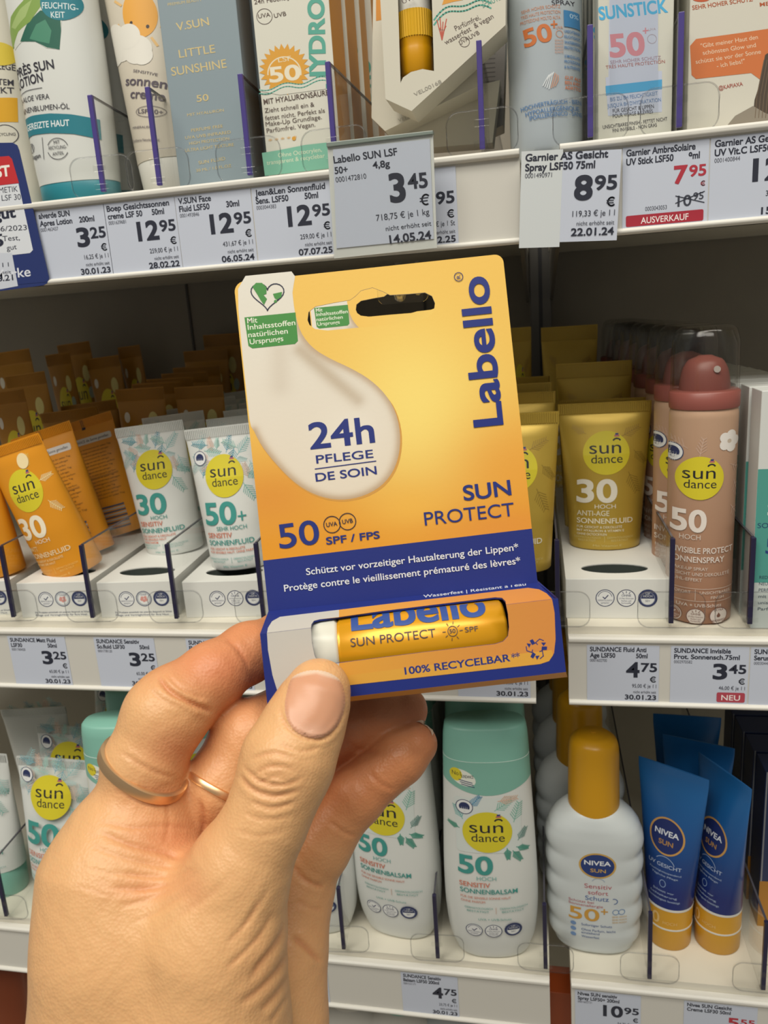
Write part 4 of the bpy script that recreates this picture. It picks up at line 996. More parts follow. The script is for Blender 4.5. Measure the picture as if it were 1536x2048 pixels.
P.ring(50, 293, 9, 1.2, K, 20); P.line([(46, 298), (52, 286), (56, 300)], 1.6, K); P.pt('Vegan', 46, 316, 76, 313, 9, K, bold=0.01); P.line([(82, 274), (84, 317)], 1, K)
P.ring(114, 297, 21, 1.2, K, 30, 20, 160); P.ring(114, 297, 21, 1.2, K, 30, 200, 340); P.pt('MIT', 107, 288, 119, 286, 7, K); P.pt('RECYCLING-', 96, 299, 132, 296, 7, K); P.pt('ANTEIL', 104, 311, 127, 308, 7, K)
P.build('lettering', B.front, t, edge=1.1, base=0.09, step=0.009)
# neighbour at the far left edge
X = -281.0
B = Body(smooth_secs([(0, 20, 12), (3, 22, 14), (60, 23, 15), (120, 23, 15), (165, 17, 12)], 20, 2.3), 2.3)
t = shell('lotion_bottle', 'white bottle with a yellow band cut by the left edge, behind the test sign', 'bottle', X, 36, B, mat('cream_bottle', '#d5d2c4', 0.4))
P = Print(pxpre(21, X, ft)); P.poly([(-70, 204), (20, 190), (24, 240), (-70, 252)], '#d9a31c'); P.pt('SCHUTZ UND PFLEGE', -90, 142, 14, 134, 13, K, bold=0.01); P.pt('MIT SOFORTEM', -70, 172, 14, 166, 13, K, bold=0.01); P.pt('EFFEKT', -34, 188, 16, 182, 13, K, bold=0.01)
P.ring(6, 268, 20, 1.2, K, 24); P.pt('RECYCLING', -12, 272, 22, 268, 6, K); P.disc(-8, 104, 24, '#d9c240'); P.build('lettering', B.front, t, edge=1.1, base=0.09, step=0.009)
for i in range(1, 4): dup(ALV, (-233.5-6*i, 27+33*i, ft), None, 'white after-sun lotion bottle, %s in its row behind the teal-banded one' % ORD[i])

# beige tube with a sun and a cloud
BEI = mat('beige_tube', '#cfc7b7', 0.42)
X, Y = -184.0, 36.0
t = thing('squeeze_tube', 'beige tube with smiling sun and white cloud, standing on a white cap', 'tube', (X, Y, ft), (0, math.radians(-3), 0))
B = Body([(20, 17.2, 16.8), (60, 18.5, 15.5), (100, 20.2, 11), (140, 22, 4), (150, 22.4, 1), (158, 22.4, 0.8)])
B.build('tube_body', BEI, t, n=44, rows=12)
Body([(0, 15.2, 14.8), (1.2, 16, 15.6), (19.6, 17.0, 16.6), (20, 16.8, 16.4)]).build('cap', mat('cap_cream', '#dcdad2', 0.4), t, n=44)
def inv(pre, ty, z0=0):
    """undo the small tilt of a leaning item so that a print measured upright lands where it was seen"""
    c, s = math.cos(ty), math.sin(ty)
    return lambda Q: (lambda q: np.stack([q[:, 0]*c-q[:, 1]*s, q[:, 0]*s+q[:, 1]*c], 1))(pre(Q))
P = Print(inv(pxpre(Y-15, X, ft), math.radians(-3))); K2 = '#5d5560'
for a in (-2.2, -2.6, 2.9, 0.3, 0.9, 1.4): P.line([(272+44*math.cos(a), 32+52*math.sin(a)), (272+62*math.cos(a), 32+72*math.sin(a))], 5, '#e0b878')
P.disc(273, 24, 34, '#e2a33e', 50, rot=-0.2); P.disc(258, 43, 3.2, '#3a2d2a', 4.2, 14); P.disc(291, 50, 3.2, '#3a2d2a', 4.2, 14)
for x, y, r in ((216, 66, 25), (240, 90, 30), (272, 98, 30), (222, 104, 20), (252, 70, 26), (284, 110, 20)): P.disc(x, y, r, '#e0ddd4', r)
P.pt('SENSITIVE', 266, 144, 314, 152, 6, K2); P.pt('sonnen', 246, 168, 330, 176, 19, K2, bold=0.018); P.pt('creme', 258, 195, 328, 202, 19, K2, bold=0.018)
P.ring(302, 224, 30, 1, K2, 24, ry=11); P.pt('LSF 50+', 277, 227, 326, 229, 9, K2, bold=0.01); P.pt('MINERALISCH', 260, 256, 312, 258, 5, K2); P.pt('Zertifizierte Naturkosmetik', 256, 282, 322, 284, 6, K2)
P.build('lettering', B.front, t, edge=1.1, base=0.09, step=0.009)
dup(t, (-190, 74, ft), (0, math.radians(-3), 0), 'beige tube with sun picture, second in its row')
dup(t, (-197, 112, ft), (0, math.radians(-3), 0), 'beige tube with sun picture, third in its row')

# grey-blue cartons with gold lettering
GB = mat('greyblue_carton', '#8b9ba4', 0.5)
a = onY(305, 2, 12); b = onY(354, 325, 12); c = onY(455, 2, 12); d = onY(503, 310, 12)
X = (b[0]+d[0])/2; w = d[0]-b[0]
t = thing('carton', 'grey-blue carton with gold lettering, foremost of its stack', 'carton', (X, 12, ft))
box('box_body', -w/2, 0, 0, w/2, 19, 118, GB, t, 0.4)
P = Print(pxpre(12, X, ft)); Gd = '#d2c08c'
for s, u0, v0, u1, v1, h, bo in (('PREMIUM BEAUTY', 336, 12, 404, 2, 6, 0), ('V.SUN', 354, 62, 419, 50, 17, 0.008), ('LITTLE', 359, 116, 431, 105, 17, 0.004), ('SUNSHINE', 344, 152, 454, 135, 18, 0.004), ('50', 394, 204, 418, 201, 14, 0.01),
        ('MIT HYALURON', 375, 233, 448, 223, 6, 0), ('PERFUME FREE', 383, 264, 446, 255, 6.5, 0), ('UVA UVB INFRARED', 371, 279, 462, 267, 6.5, 0), ('HIGH PROTECTION', 379, 290, 459, 280, 6.5, 0), ('ULTRA LIGHT TEXTURE', 371, 304, 468, 292, 6.5, 0),
        ('SUN FLUID', 398, 329, 451, 320, 7, 0), ('30 ML / 1.0 FL.OZ', 393, 344, 463, 334, 6, 0)): P.pt(s, u0, v0, u1, v1, h, Gd, bold=bo)
P.build('lettering', flatfn(0), t, base=0.05)
for i in range(1, 9): dup(t, (X-0.4*i+1.6, 12+21*i, ft), (0, 0, math.radians(random.uniform(-3, 3))), 'grey-blue carton, %s in the stack behind the foremost one' % ORD[i])

# cream and mint cartons with an orange side
OS = mat('carton_orange_side', '#c4862f', 0.45)
a = onY(509, 60, 12); d = onY(662, 60, 12); X = (a[0]+d[0])/2; w = d[0]-a[0]
t = thing('carton', 'cream and mint carton with orange sun mark, foremost beside the hanging card', 'carton', (X, 12, ft), (0, 0, 0))
box('box_body', -w/2, 0.4, 0, w/2, 26, 128, OS, t, 0.5)
box('front_panel', -w/2, 0, 0, w/2, 0.4, 128, mat('carton_cream', '#d9d8cc', 0.45), t, 0.1)
P = Print(pxpre(12, X, ft)); M2 = '#58a796'; O2 = '#dba03a'; K3 = '#5a4a44'
P.pt('24h Feuchtigkeit', 509, 9, 600, -4, 10, K3, bold=0.008); P.ring(529, 33, 15.5, 1.1, K3, 28); P.pt('UVA', 517, 37, 541, 33, 9, K3, bold=0.008); P.pt('UVB', 549, 36, 573, 31, 9, K3, bold=0.008)
P.pt('HYDRO', 652, 176, 647, -3, 33, M2, bold=0.02, heavy=0.02)
cx, cy = 569, 139
P.poly([(cx+(51 if k % 2 else 40)*math.cos(k*math.pi/24), cy+(52 if k % 2 else 41)*math.sin(k*math.pi/24)) for k in range(48)], O2)
P.ring(cx, cy+8, 33, 2.4, '#e6dcc0', 30, 175, 365); P.pt('LSF', 557, 125, 583, 121, 10, '#e6dcc0'); P.pt('50', 540, 165, 602, 158, 31, '#e9e2cc', bold=0.018, heavy=0.01)
P.poly([(519, 182)]+[(519+k*6, 178-k*1.0+4*math.sin(k*0.55)) for k in range(23)]+[(652, 178), (560, 190)], '#d9d8cc')
for s in (0, 7): P.line([(519+k*6, 180+s-k*1.1+4*math.sin(k*0.55)) for k in range(23)], 2.2, M2)
P.pt('MIT HYALURONSÄURE', 528, 209, 658, 190, 11, K3, bold=0.012)
for q, u0, v0, u1, v1 in (('Zieht schnell ein &', 530, 226, 629, 213), ('fettet nicht. Perfekt als', 531, 241, 650, 225), ('Make-Up Grundlage.', 532, 253, 644, 238), ('Parfümfrei. Vegan.', 534, 266, 631, 253)): P.pt(q, u0, v0, u1, v1, 9.5, K3)
P.pt('* * * * *', 538, 286, 594, 279, 8, O2); P.disc(588, 277, 4, O2)
P.poly([(524, 306), (560, 300), (610, 290), (664, 284), (668, 336), (530, 352)], '#7dbba4'); P.pt('Ohne Octocrylen,', 557, 315, 644, 303, 9, '#d8ddc4'); P.pt('transparent & recyclebar', 534, 330, 650, 315, 9, '#d8ddc4')
P.build('lettering', flatfn(-0.02), t, base=0.05)
for i in range(1, 9): dup(t, (X+0.8*i, 12+30*i, ft), (0, 0, math.radians(random.uniform(-4, 4))), 'orange-sided carton, %s in the stack behind the cream and mint front' % ORD[i])

# tilted lip balm cartons
def lip_carton(poly, Y, dep, label, win=None, texts=True):
    ox = onY(poly[0][0], poly[0][1], Y)[0]
    t = thing('lip_balm_carton', label, 'carton', (ox, Y, 0))
    pp = lambda pts: [tuple(q) for q in pxpre(Y, ox, 0)(np.array(pts, float))]
    WC = mat('carton_ivory', '#d3cfc0', 0.5)
    prism('box_front', pp(poly), 0, 0.5, WC, t, holes=[pp(win)] if win else [])
    n = len(poly); q = pp(poly)
    V = [(x, 0.5, z) for x, z in q]+[(x, dep-Y, z) for x, z in q]
    mesh('box_sides', V, [(i, (i+1) % n, (i+1) % n+n, i+n) for i in range(n)]+[tuple(range(n, 2*n))], WC, t)
    return t, ox
t, ox = lip_carton([(757, -70), (1012, -70), (1011, 50), (823, 222), (771, 198)], 4, 26, 'ivory carton with window showing a yellow lip balm, tilted before another',
    win=[(794, -60), (862, -60), (868, 142), (845, 138), (822, 144), (806, 155), (801, 166)])
P = Print(pxpre(4, ox, 0))
P.pt('UVB', 806, 8, 832, -2, 10, K3)
P.line([(868+k*6, 40-34*math.sin(min(1, k/10)*1.5)-6*math.sin(k*0.5)) for k in range(20)], 3.2, M2); P.line([(868+k*6, 50-34*math.sin(min(1, k/10)*1.5)-6*math.sin(k*0.5)) for k in range(20)], 3.2, M2)
P.poly([(884, 10), (892, -14), (915, -16), (926, 0), (905, 4)], '#dc9c3c')
for k, (x, y) in enumerate(((874, 40), (880, 36), (886, 44), (893, 38), (892, 52), (880, 56))): P.line([(884, 80), (884+(x-884)*0.5, 60), (x, y)], 2, '#bf5a48')
P.pt('Parfümfrei,', 912, 62, 962, 38, 11, K3); P.pt('wasserfest  & vegan', 892, 90, 988, 36, 11, K3); P.ring(929, 84, 10, 1, K3, 20); P.pt('UVA', 921, 90, 938, 80, 9, K3); P.pt('UVB', 940, 79, 960, 68, 9, K3)
P.pt('HYDRO', 966, 6, 1004, -12, 8, M2); P.pt('SCHUTZ', 966, 16, 1004, -2, 8, M2); P.pt('VEL00168', 830, 193, 884, 166, 8, '#9a968c')
P.build('lettering', flatfn(0), t)
a = onY(795, 60, 14); b = onY(865, 60, 14); r = (b[0]-a[0])/2; cz = onY(830, 60, 14)[2]
ls = thing('lip_balm', 'yellow lip balm stick with ribbed collar in the carton window', 'lip balm', ((a[0]+b[0])/2+0.2, 4+r+1.2, onY(835, 150, 10)[2]), (0, 0, 0))
YL = mat('lip_yellow', '#cf940e', 0.3); h1 = onY(820, 78, 10)[2]-onY(835, 150, 10)[2]; h2 = onY(820, 24, 10)[2]-onY(835, 150, 10)[2]
Body([(0, r*.86, r*.86), (1, r*.92, r*.92), (h1*.72, r*.94, r*.94), (h1*.78, r*.9, r*.9), (h1, r*.96, r*.96)]).build('stick_base', YL, ls, n=40)
V = []; Fc = []; nn = 40
for k in range(nn*2):
    rr = r*(1.0 if k % 2 else .955); a_ = 2*math.pi*k/(nn*2); V += [(rr*math.cos(a_), rr*math.sin(a_), h1), (rr*math.cos(a_), rr*math.sin(a_), h2)]
for k in range(nn*2): j = (k+1) % (nn*2); Fc.append((2*k, 2*j, 2*j+1, 2*k+1))
mesh('ribbed_collar', V, Fc, mat('lip_yellow_light', '#deaf2a', 0.35), ls)
Body([(h2, r*.96, r*.96), (h2+18, r*.96, r*.96)]).build('stick_cap', mat('cap_cream', '#dcdad2'), ls, n=40)
t, ox = lip_carton([(747, -70), (960, -70), (965, 168), (770, 262), (743, 236)], 30, 50, 'ivory lip balm carton behind the tilted one, its lower edge showing')
P = Print(pxpre(30, ox, 0)); P.pt('VEL00168', 797, 244, 846, 228, 7, '#a8a496'); P.poly([(752, 42), (752, -40), (766, -40), (763, 40)], '#d08a30'); P.build('lettering', flatfn(0), t)
lip_carton([(800, 250), (905, 205), (960, 170), (1000, 160), (985, 285), (800, 300)], 52, 68, 'ivory carton lying low behind the clear tab of the divider')
t, ox = lip_carton([(905, 66), (1012, 60), (1006, 250), (960, 270), (912, 190)], 70, 90, 'grey carton end with small print between the lip balms and the spray can')
t.children[0].data.materials[0] = mat('grey_carton', '#83807d', 0.5)
P = Print(pxpre(70, ox, 0)); [P.line([(962, 110+9*k), (990, 108+9*k)], 2, '#5f5c5a') for k in range(9)]; P.build('lettering', flatfn(0), t)
for i in range(2):
    t, ox = lip_carton([(880, -70), (1020, -70), (1012, 60), (1005, 120), (880, 140)], 96+24*i, 116+24*i, 'ivory carton in shadow, %s behind the tilted lip balm cartons' % ('first', 'second')[i])

# pale spray can at the left end of the right bay
a = onY(1013, 120, 14); b = onY(1170, 120, 14); X = (a[0]+b[0])/2; R = (b[0]-a[0])/2*0.98; Y = 13+R
B = Body(smooth_secs([(0, R*.84, R*.84), (1, R*.9, R*.9), (4, R*.97, R*.97), (10, R, R), (110, R, R), (120, R*.9, R*.9)], 24))
t = shell('spray_can', 'pale blue-grey spray can with orange 50+ at the left end of the right bay', 'spray can', X, Y, B, mat('pale_can', '#b9c3cb', 0.25, 0.2), part='can_body')
P = Print(pxpre(13, X, ft)); OO = '#c9713a'; BL = '#3f78b0'
P.pt('SPRAY', 1104, 10, 1152, 3, 10, K); 
for i, q in enumerate(('SEHR HOHER SCHUTZ', 'TRÈS HAUTE PROTECTION', 'PROTEZIONE MOLTO ALTA')): P.pt(q, 1043-i*1, 24+11*i, 1121, 14+11*i, 7, '#c98a68')
P.pt('50', 1050, 92, 1106, 80, 36, OO, bold=0.018, heavy=0.012); P.line([(1102, 49), (1114, 47)], 3, OO); P.line([(1108, 41), (1108, 55)], 3, OO)
P.pt('UVA', 1112, 57, 1126, 55, 6, '#c98a68'); P.ring(1119, 66, 7, 1, '#c98a68', 18)
for i in range(5): P.pt('SCHUTZ', 1110, 82+6*i, 1127, 80+6*i, 4, '#c98a68')
P.poly([(1127, 17), (1160, 14), (1162, 47), (1128, 50)], '#3f80b4'); P.pt('0%', 1140, 30, 1158, 28, 9, '#b9d3e6')
for i, q in enumerate(('UNSICHTBARER', 'FEUCHTIGKEIT', 'WASSERFEST', 'PROTECTION', 'LE MAQUILLAGE', 'PROTEZIONE', '& NUTRIENTE')): P.pt(q, 1129, 62+11*i+(6 if i > 3 else 0), 1162, 59+11*i+(6 if i > 3 else 0), 6, BL, bold=0.01)
for a_ in range(7): P.line([(1086+4*a_, 178-2*abs(a_-3)), (1092+4*a_, 160-3*(3-abs(a_-3))), (1098+3*a_, 150-2*(3-abs(a_-3)))], 1.6, '#d0987c' if a_ > 3 else '#dfe4e8')
for i in range(3): P.pt(('GUT ALS', 'BIEN AVEC', 'ADATTO')[i], 1130, 156+10*i, 1163, 153+10*i, 7, OO, bold=0.012)
P.pt('HOCHVERTRÄGLICH - BIEN', 1043, 220, 1164, 200, 9, '#4a78ac', bold=0.008); P.pt('HYPOALLERGÉNIQUE', 1052, 231, 1160, 214, 9, '#4a78ac', bold=0.008); P.pt('IPOALLERGENICO - SANS', 1060, 240, 1166, 224, 9, '#4a78ac', bold=0.008)
P.build('lettering', B.front, t, edge=1.1, base=0.09, step=0.009)
for i in range(1, 4): dup(t, (X-0.5*i, Y+36*i, ft), None, 'pale blue-grey spray can, %s in its row' % ORD[i])

# stick on a card with a pale window
a = onY(1196, 120, 10); b = onY(1346, 120, 10); X = (a[0]+b[0])/2; w = b[0]-a[0]
t = thing('stick_card', 'ivory stick card with cyan heading and pink 50+ between two dividers', 'carton', (X, 10, ft))
box('box_body', -w/2, 0, 0, w/2, 20, 120, mat('card_ivory', '#cfcfc4', 0.5), t, 0.5)
P = Print(pxpre(10, X, ft)); PK = '#cf8a98'; CY = '#4aaede'
P.poly([(1219, -60), (1316, -60), (1316, 142), (1324, 142), (1324, 224), (1216, 232), (1211, 155), (1217, 154)], '#c3cbe0')
P.pt('SUNSTICK', 1199, 40, 1336, 24, 27, CY, bold=0.018, heavy=0.012)
P.pt('50', 1221, 114, 1290, 108, 46, PK, bold=0.018, heavy=0.02); P.line([(1286, 62), (1296, 61)], 2.4, PK); P.line([(1291, 56), (1291, 67)], 2.4, PK); P.ring(1304, 78, 9, 1, '#b8a8b4', 18); P.pt('UVA', 1297, 62, 1312, 60, 5, '#b8a8b4')
P.pt('SEHR HOHER SCHUTZ', 1221, 128, 1322, 118, 7, '#a98a9c'); P.pt('TRÈS HAUTE PROTECTION', 1212, 138, 1330, 126, 7, '#b06a64')
P.poly([(1211, 172), (1324, 159), (1324, 178), (1212, 191)], '#4fa6d8')
P.pt('BIS ZU 8H FEUCHTIGKEIT', 1221, 203, 1316, 190, 8, '#5d84b8'); P.pt("JUSQU'À 8H D'HYDRATATION", 1215, 216, 1322, 203, 8, '#5d84b8')
P.pt('FÜR GESICHT & LIPPEN', 1226, 226, 1308, 216, 8, K); P.pt('POUR VISAGE & LÈVRES', 1226, 236, 1306, 226, 8, K); P.pt('UNSICHTBARES FINISH - FETTET NICHT', 1206, 258, 1335, 241, 7.5, K); P.pt('FINI INVISIBLE - NON GRAS', 1226, 265, 1314, 253, 7.5, K)
P.build('lettering', flatfn(0), t, base=0.05)
prism('clear_window', [tuple(q) for q in pxpre(10, X, ft)(np.array([(1219, -60), (1316, -60), (1316, 230), (1219, 236)], float))], -0.9, -0.7, clear('window_plastic', rough=0.08), t)
for i in range(1, 5): dup(t, (X-0.5*i, 10+24*i, ft), (0, 0, random.uniform(-.03, .03)), 'ivory stick card, %s in its row' % ORD[i])

# carton with orange speech bubble
a = onY(1377, 120, 10); X = a[0]+30
t = thing('carton', 'ivory carton with an orange speech bubble and a lock of dark hair printed on it', 'carton', (X, 10, ft))
box('box_body', -30, 0, 0, 32, 26, 130, mat('card_ivory2', '#d3d0c4', 0.45), t, 0.5)
P = Print(pxpre(10, X, ft)); OB = '#cd7440'
P.disc(1402, -2, 17, '#c05a34', 6); P.pt('SEHR HOHER SCHUTZ', 1385, 20, 1506, 2, 9, '#b0562f', bold=0.012); P.pt('MEHR', 1520, 13, 1560, 8, 8, '#b0562f', bold=0.012)
P.poly([(1392, 78), (1480, 66), (1560, 54), (1620, 48), (1620, 140), (1534, 144), (1532, 168), (1502, 146), (1392, 158), (1383, 150), (1380, 92)], OB)
for q, u0, v0, u1, v1 in (('"Gibt meiner Haut den', 1402, 96, 1516, 78), ('schönsten Glow und', 1406, 110, 1512, 94), ('schützt sie vor der Sonne', 1392, 128, 1522, 107), ('- ich liebs!"', 1434, 136, 1490, 126)): P.pt(q, u0, v0, u1, v1, 9, '#e8cfb4')
P.pt('@KAPIAXA', 1438, 180, 1486, 171, 8, '#a8564a', bold=0.008)
P.poly([(1505, 240), (1509, 200), (1520, 165), (1530, 110), (1560, 90), (1620, 90), (1620, 245)], '#4d4136'); P.poly([(1455, 250), (1470, 232), (1506, 212), (1530, 226), (1560, 238), (1560, 252)], '#8d8578')
for k in range(5): P.line([(1510+7*k, 236), (1514+7*k, 190), (1528+6*k, 120)], 1.4, '#6d5c4a')
P.build('lettering', flatfn(0), t, base=0.05)
for i in range(1, 4): dup(t, (X-0.4*i, 10+30*i, ft), None, 'ivory carton, %s in the stack behind the speech bubble' % ORD[i])
# ------------------------------------------------------------------ the held lip balm pack
QC = 232.0
def cs(u, v, q): return np.array([(u-768)/F*q, (v-1024)/F*q, q])
PO = cs(537, 1222, QC)
PX = np.array([538.0, -57, 0])/541.0; PY = np.array([-57.0, -538, 0])/541.0; PZ = np.array([0, 0, -1.0])
def ploc(c): c = np.asarray(c)-PO; return np.stack([c @ PX, c @ PY, c @ PZ], -1)
def pack_pre(z=0.0):
    def f(P):
        q = QC-z
        c = np.stack([(P[:, 0]-768)/F*q, (P[:, 1]-1024)/F*q, np.full(len(P), q)], 1); return ploc(c)[:, :2]
    return f
zfn = lambda x, y, o: np.stack([x, y, o], -1)
class Face:
    """a flat panel of the pack through three of its corners (pack coordinates)"""
    def __init__(s, p0, p1, p2):
        s.p0 = np.array(p0, float); s.e1 = np.array(p1, float)-s.p0; s.e1 /= np.linalg.norm(s.e1)
        n = np.cross(s.e1, np.array(p2, float)-s.p0); n /= np.linalg.norm(n)
        if n[2] < 0: n = -n
        s.n = n; s.e2 = np.cross(n, s.e1)
    def pre(s, P):
        d = np.stack([(P[:, 0]-768)/F, (P[:, 1]-1024)/F, np.ones(len(P))], 1)
        o = ploc(np.zeros(3)); dl = np.stack([d @ PX, d @ PY, d @ PZ], 1)
        t = ((s.p0-o) @ s.n)/(dl @ s.n); h = o+dl*t[:, None]-s.p0
        return np.stack([h @ s.e1, h @ s.e2], 1)
    def fn(s, a, b, o): return s.p0+np.multiply.outer(a, s.e1)+np.multiply.outer(b, s.e2)+np.multiply.outer(o, s.n)
    def panel(s, name, pts, m, parent, holes=(), thick=0.45):
        A = s.pre(np.array(pts, float)); H = [s.pre(np.array(h, float)) for h in holes]
        loops = [A]+H; flat = np.concatenate(loops)
        T = tessellate_polygon([[Vector((x, y, 0)) for x, y in l] for l in loops]); n = len(flat)
        V = np.concatenate([s.fn(flat[:, 0], flat[:, 1], np.zeros(n)), s.fn(flat[:, 0], flat[:, 1], np.full(n, -thick))])
        Fc = [tuple(t) for t in T]+[tuple(i+n for i in t[::-1]) for t in T]; k0 = 0
        for l in loops:
            k = len(l); Fc += [(k0+i, k0+(i+1) % k, k0+(i+1) % k+n, k0+i+n) for i in range(k)]; k0 += k
        return mesh(name, V, Fc, m, parent)
EDGE = mat('card_raw_edge', '#e3dccb', 0.6)
NB = '#182a7c'
pk = thing('lip_balm_pack', 'yellow and blue lip balm blister card with boxed window, held up by the hand', 'lip balm pack')
RM = np.array([CM.T @ PX, CM.T @ PY, CM.T @ PZ]).T
pk.matrix_world = Matrix.Translation(Vector((CAM+CM.T @ PO)*MM)) @ Matrix(RM.tolist()).to_4x4()
PKROOT = pk.matrix_world.copy()
W_, H_ = 541*QC/F, 661*QC/F
out = [(0, 0), (W_, 0)]+[(W_-2.6+2.6*math.cos(t), H_-2.6+2.6*math.sin(t)) for t in np.linspace(0, math.pi/2, 8)]+[(3.2-3.2*math.cos(t), H_-3.2+3.2*math.sin(t)) for t in np.linspace(math.pi/2, 0, 8)]
holepx = [(615, 640), (617, 624), (631, 613), (665, 606), (700, 600), (711, 592), (722, 581), (745, 575), (766, 583), (780, 590), (815, 588), (850, 585), (864, 592), (870, 606), (868, 622), (858, 634), (842, 640), (800, 645), (782, 650), (720, 655), (655, 661), (630, 658), (619, 650)]
hole = [tuple(p) for p in pack_pre()(np.array(holepx, float))]
prism('blister_card', out, -0.45, 0.0, EDGE, pk, axis='z', holes=[hole])
def card_col(P):
    s, t = P[:, 0]/W_, P[:, 1]/H_
    c = mixc('#e2981f', '#ecbf58', (t-0.20)/0.42)
    g = np.exp(-(((s-0.62)/0.27)**2+((t-0.56)/0.26)**2)); c = mixc_arr(c, '#f8e07c', 0.85*g)
    g = np.exp(-(((s-0.95)/0.22)**2+((t-0.36)/0.14)**2)); c = mixc_arr(c, '#e69c34', 0.6*g)
    g = np.exp(-(((s-0.05)/0.22)**2+((t-0.34)/0.10)**2)); c = mixc_arr(c, '#dc9030', 0.8*g)
    g = np.exp(-(((s-0.56)/0.13)**2+((t-0.27)/0.06)**2)); c = mixc_arr(c, '#f0b848', 0.6*g)
    g = np.exp(-(((s-0.9)/0.25)**2+((t-0.18)/0.05)**2)); c = mixc_arr(c, '#e0903c', 0.6*g)
    return c
def mixc_arr(c, h, t): return c*(1-t[:, None])+np.array(lin(h))*t[:, None]
def seg_d(P, a, b):
    a, b = np.array(a, float), np.array(b, float); d = b-a; h = np.clip(((P-a) @ d)/(d @ d), 0, 1); return np.hypot(*(P-(a+h[:, None]*d)).T)
drop = [(491, 552), (583, 543), (585, 585), (591, 630), (604, 668), (628, 697), (662, 718), (700, 736), (736, 757), (766, 784), (788, 818), (799, 858), (799, 900), (788, 938), (766, 968), (735, 988), (700, 998), (664, 998), (626, 987), (590, 965), (556, 932), (526, 895), (508, 862), (499, 838), (486, 720), (477, 620), (476, 578)]
dl = pack_pre()(np.array(drop, float))
dsmooth = []
for i in range(len(dl)):
    if i in (0, 25, 26, 24, 23): dsmooth.append(dl[i]); continue
    p0, p1, p2, p3 = dl[i-1], dl[i], dl[(i+1) % len(dl)], dl[(i+2) % len(dl)]
    for f in (0, .33, .66): dsmooth.append(0.5*((2*p1)+(-p0+p2)*f+(2*p0-5*p1+4*p2-p3)*f*f+(-p0+3*p1-3*p2+p3)*f**3))
A_, B_ = pack_pre()(np.array([(600, 700), (715, 800)], float)); A2, B2 = pack_pre()(np.array([(560, 700), (560, 770)], float))
D3 = pack_pre()(np.array([(700, 870)], float))[0]
def drop_col(P):
    c = mixc('#dfdbd0', '#e3d8c6', (H_-P[:, 1])/H_*1.6)
    c = mixc_arr(c, '#b9a78e', 0.75*np.exp(-(seg_d(P, A_, B_)/2.2)**2))
    c = mixc_arr(c, '#cbbfae', 0.5*np.exp(-(seg_d(P, A2, B2)/3.5)**2))
    dd = np.min([seg_d(P, p, q) for p, q in zip(dsmooth[8:-7], dsmooth[9:-6])], 0)
    c = mixc_arr(c, '#b08f66', 0.75*np.exp(-(dd/1.5)**2)); 
    return mixc_arr(c, '#ece6da', 0.5*np.exp(-(np.hypot(*(P-D3).T)/9)**2))
P0 = Print(); P0.poly(out, card_col, holes=[hole]); P0.build('printed_ground', zfn, pk, CARD, edge=1.8, base=0.02)
P0 = Print()
P0.poly([tuple(p+np.array([(0.5 if p[0] > 30 else 0.2), -0.6])) if p[1] < 60 and p[0] > 2.5 else tuple(p) for p in dsmooth], '#d29a48')
P0.poly([tuple(p) for p in dsmooth], drop_col)
P0.build('cream_drop', zfn, pk, CARD, edge=1.1, base=0.05)
P = Print(pack_pre())
yb = pack_pre()(np.array([(529, 1121), (1066, 1057)], float))[:, 1]
PB = Print(); PB.poly([(0, 0), (W_, 0), (W_, yb[1]), (0, yb[0])], NB); PB.build('blue_band', zfn, pk, CARD, base=0.08)
G = '#3f8a3c'
P.poly([(489, 635), (591, 625), (594, 660), (596, 682), (590, 688), (505, 697), (497, 692)], G)
for q, a, b, c, d in (('Mit', 495, 647, 515, 645), ('Inhaltsstoffen', 496, 660, 591, 650), ('natürlichen', 497, 675, 576, 667), ('Ursprungs', 500, 689, 567, 682)): P.pt(q, a, b, c, d, 11, '#e6ead8', bold=0.008)
hx, hy = 535, 590
hp = [(hx+33*0.0625*(16*math.sin(t)**3)-0*t, hy-28/15*(13*math.cos(t)-5*math.cos(2*t)-2*math.cos(3*t)-math.cos(4*t))) for t in np.linspace(0, 2*math.pi, 40)]
P.line(hp, 2.2, '#1e2440')
P.poly([(505, 574), (512, 566), (524, 566), (533, 575), (533, 588), (527, 590), (534, 598), (528, 610), (521, 600), (514, 588)], G); P.poly([(546, 588), (564, 584), (563, 594), (554, 600), (549, 596)], G); P.disc(551, 603, 3, G)
P.pt('24h', 622, 898, 749, 884, 54, NAVY, bold=0.0, heavy=0.022)
P.pt('PFLEGE', 633, 927, 747, 915, 17, NAVY, bold=0.008); P.line([(630, 938), (752, 922)], 1.8, NAVY); P.pt('DE SOIN', 632, 963, 754, 948, 17, NAVY, bold=0.012)
P.pt('50', 560, 1097, 641, 1086, 50, NAVY, bold=0.012)
P.ring(664, 1049, 16.5, 1.6, '#1e2440'); P.ring(695, 1043, 16.5, 1.6, '#1e2440'); P.pt('UVA', 653, 1054, 675, 1051, 9, '#1e2440', bold=0.01); P.pt('UVB', 685, 1048, 706, 1045, 9, '#1e2440', bold=0.01)
P.pt('SPF / FPS', 653, 1089, 760, 1076, 15, NAVY, bold=0.02)
P.pt('SUN', 928, 1001, 1023, 989, 31, NAVY, bold=0.018); P.pt('PROTECT', 850, 1051, 1029, 1031, 28, NAVY)
P.pt('Labello', 1005, 849, 974, 552, 60, NB, bold=0.018, heavy=0.006)
P.ring(917, 554, 8.5, 1.4, NAVY, 20); P.pt('R', 921, 557, 920, 550, 8, NAVY)
P.pt('Schützt vor vorzeitiger Hautalterung der Lippen*', 613, 1150, 1037, 1100, 14, '#dfe3ea', bold=0.01)
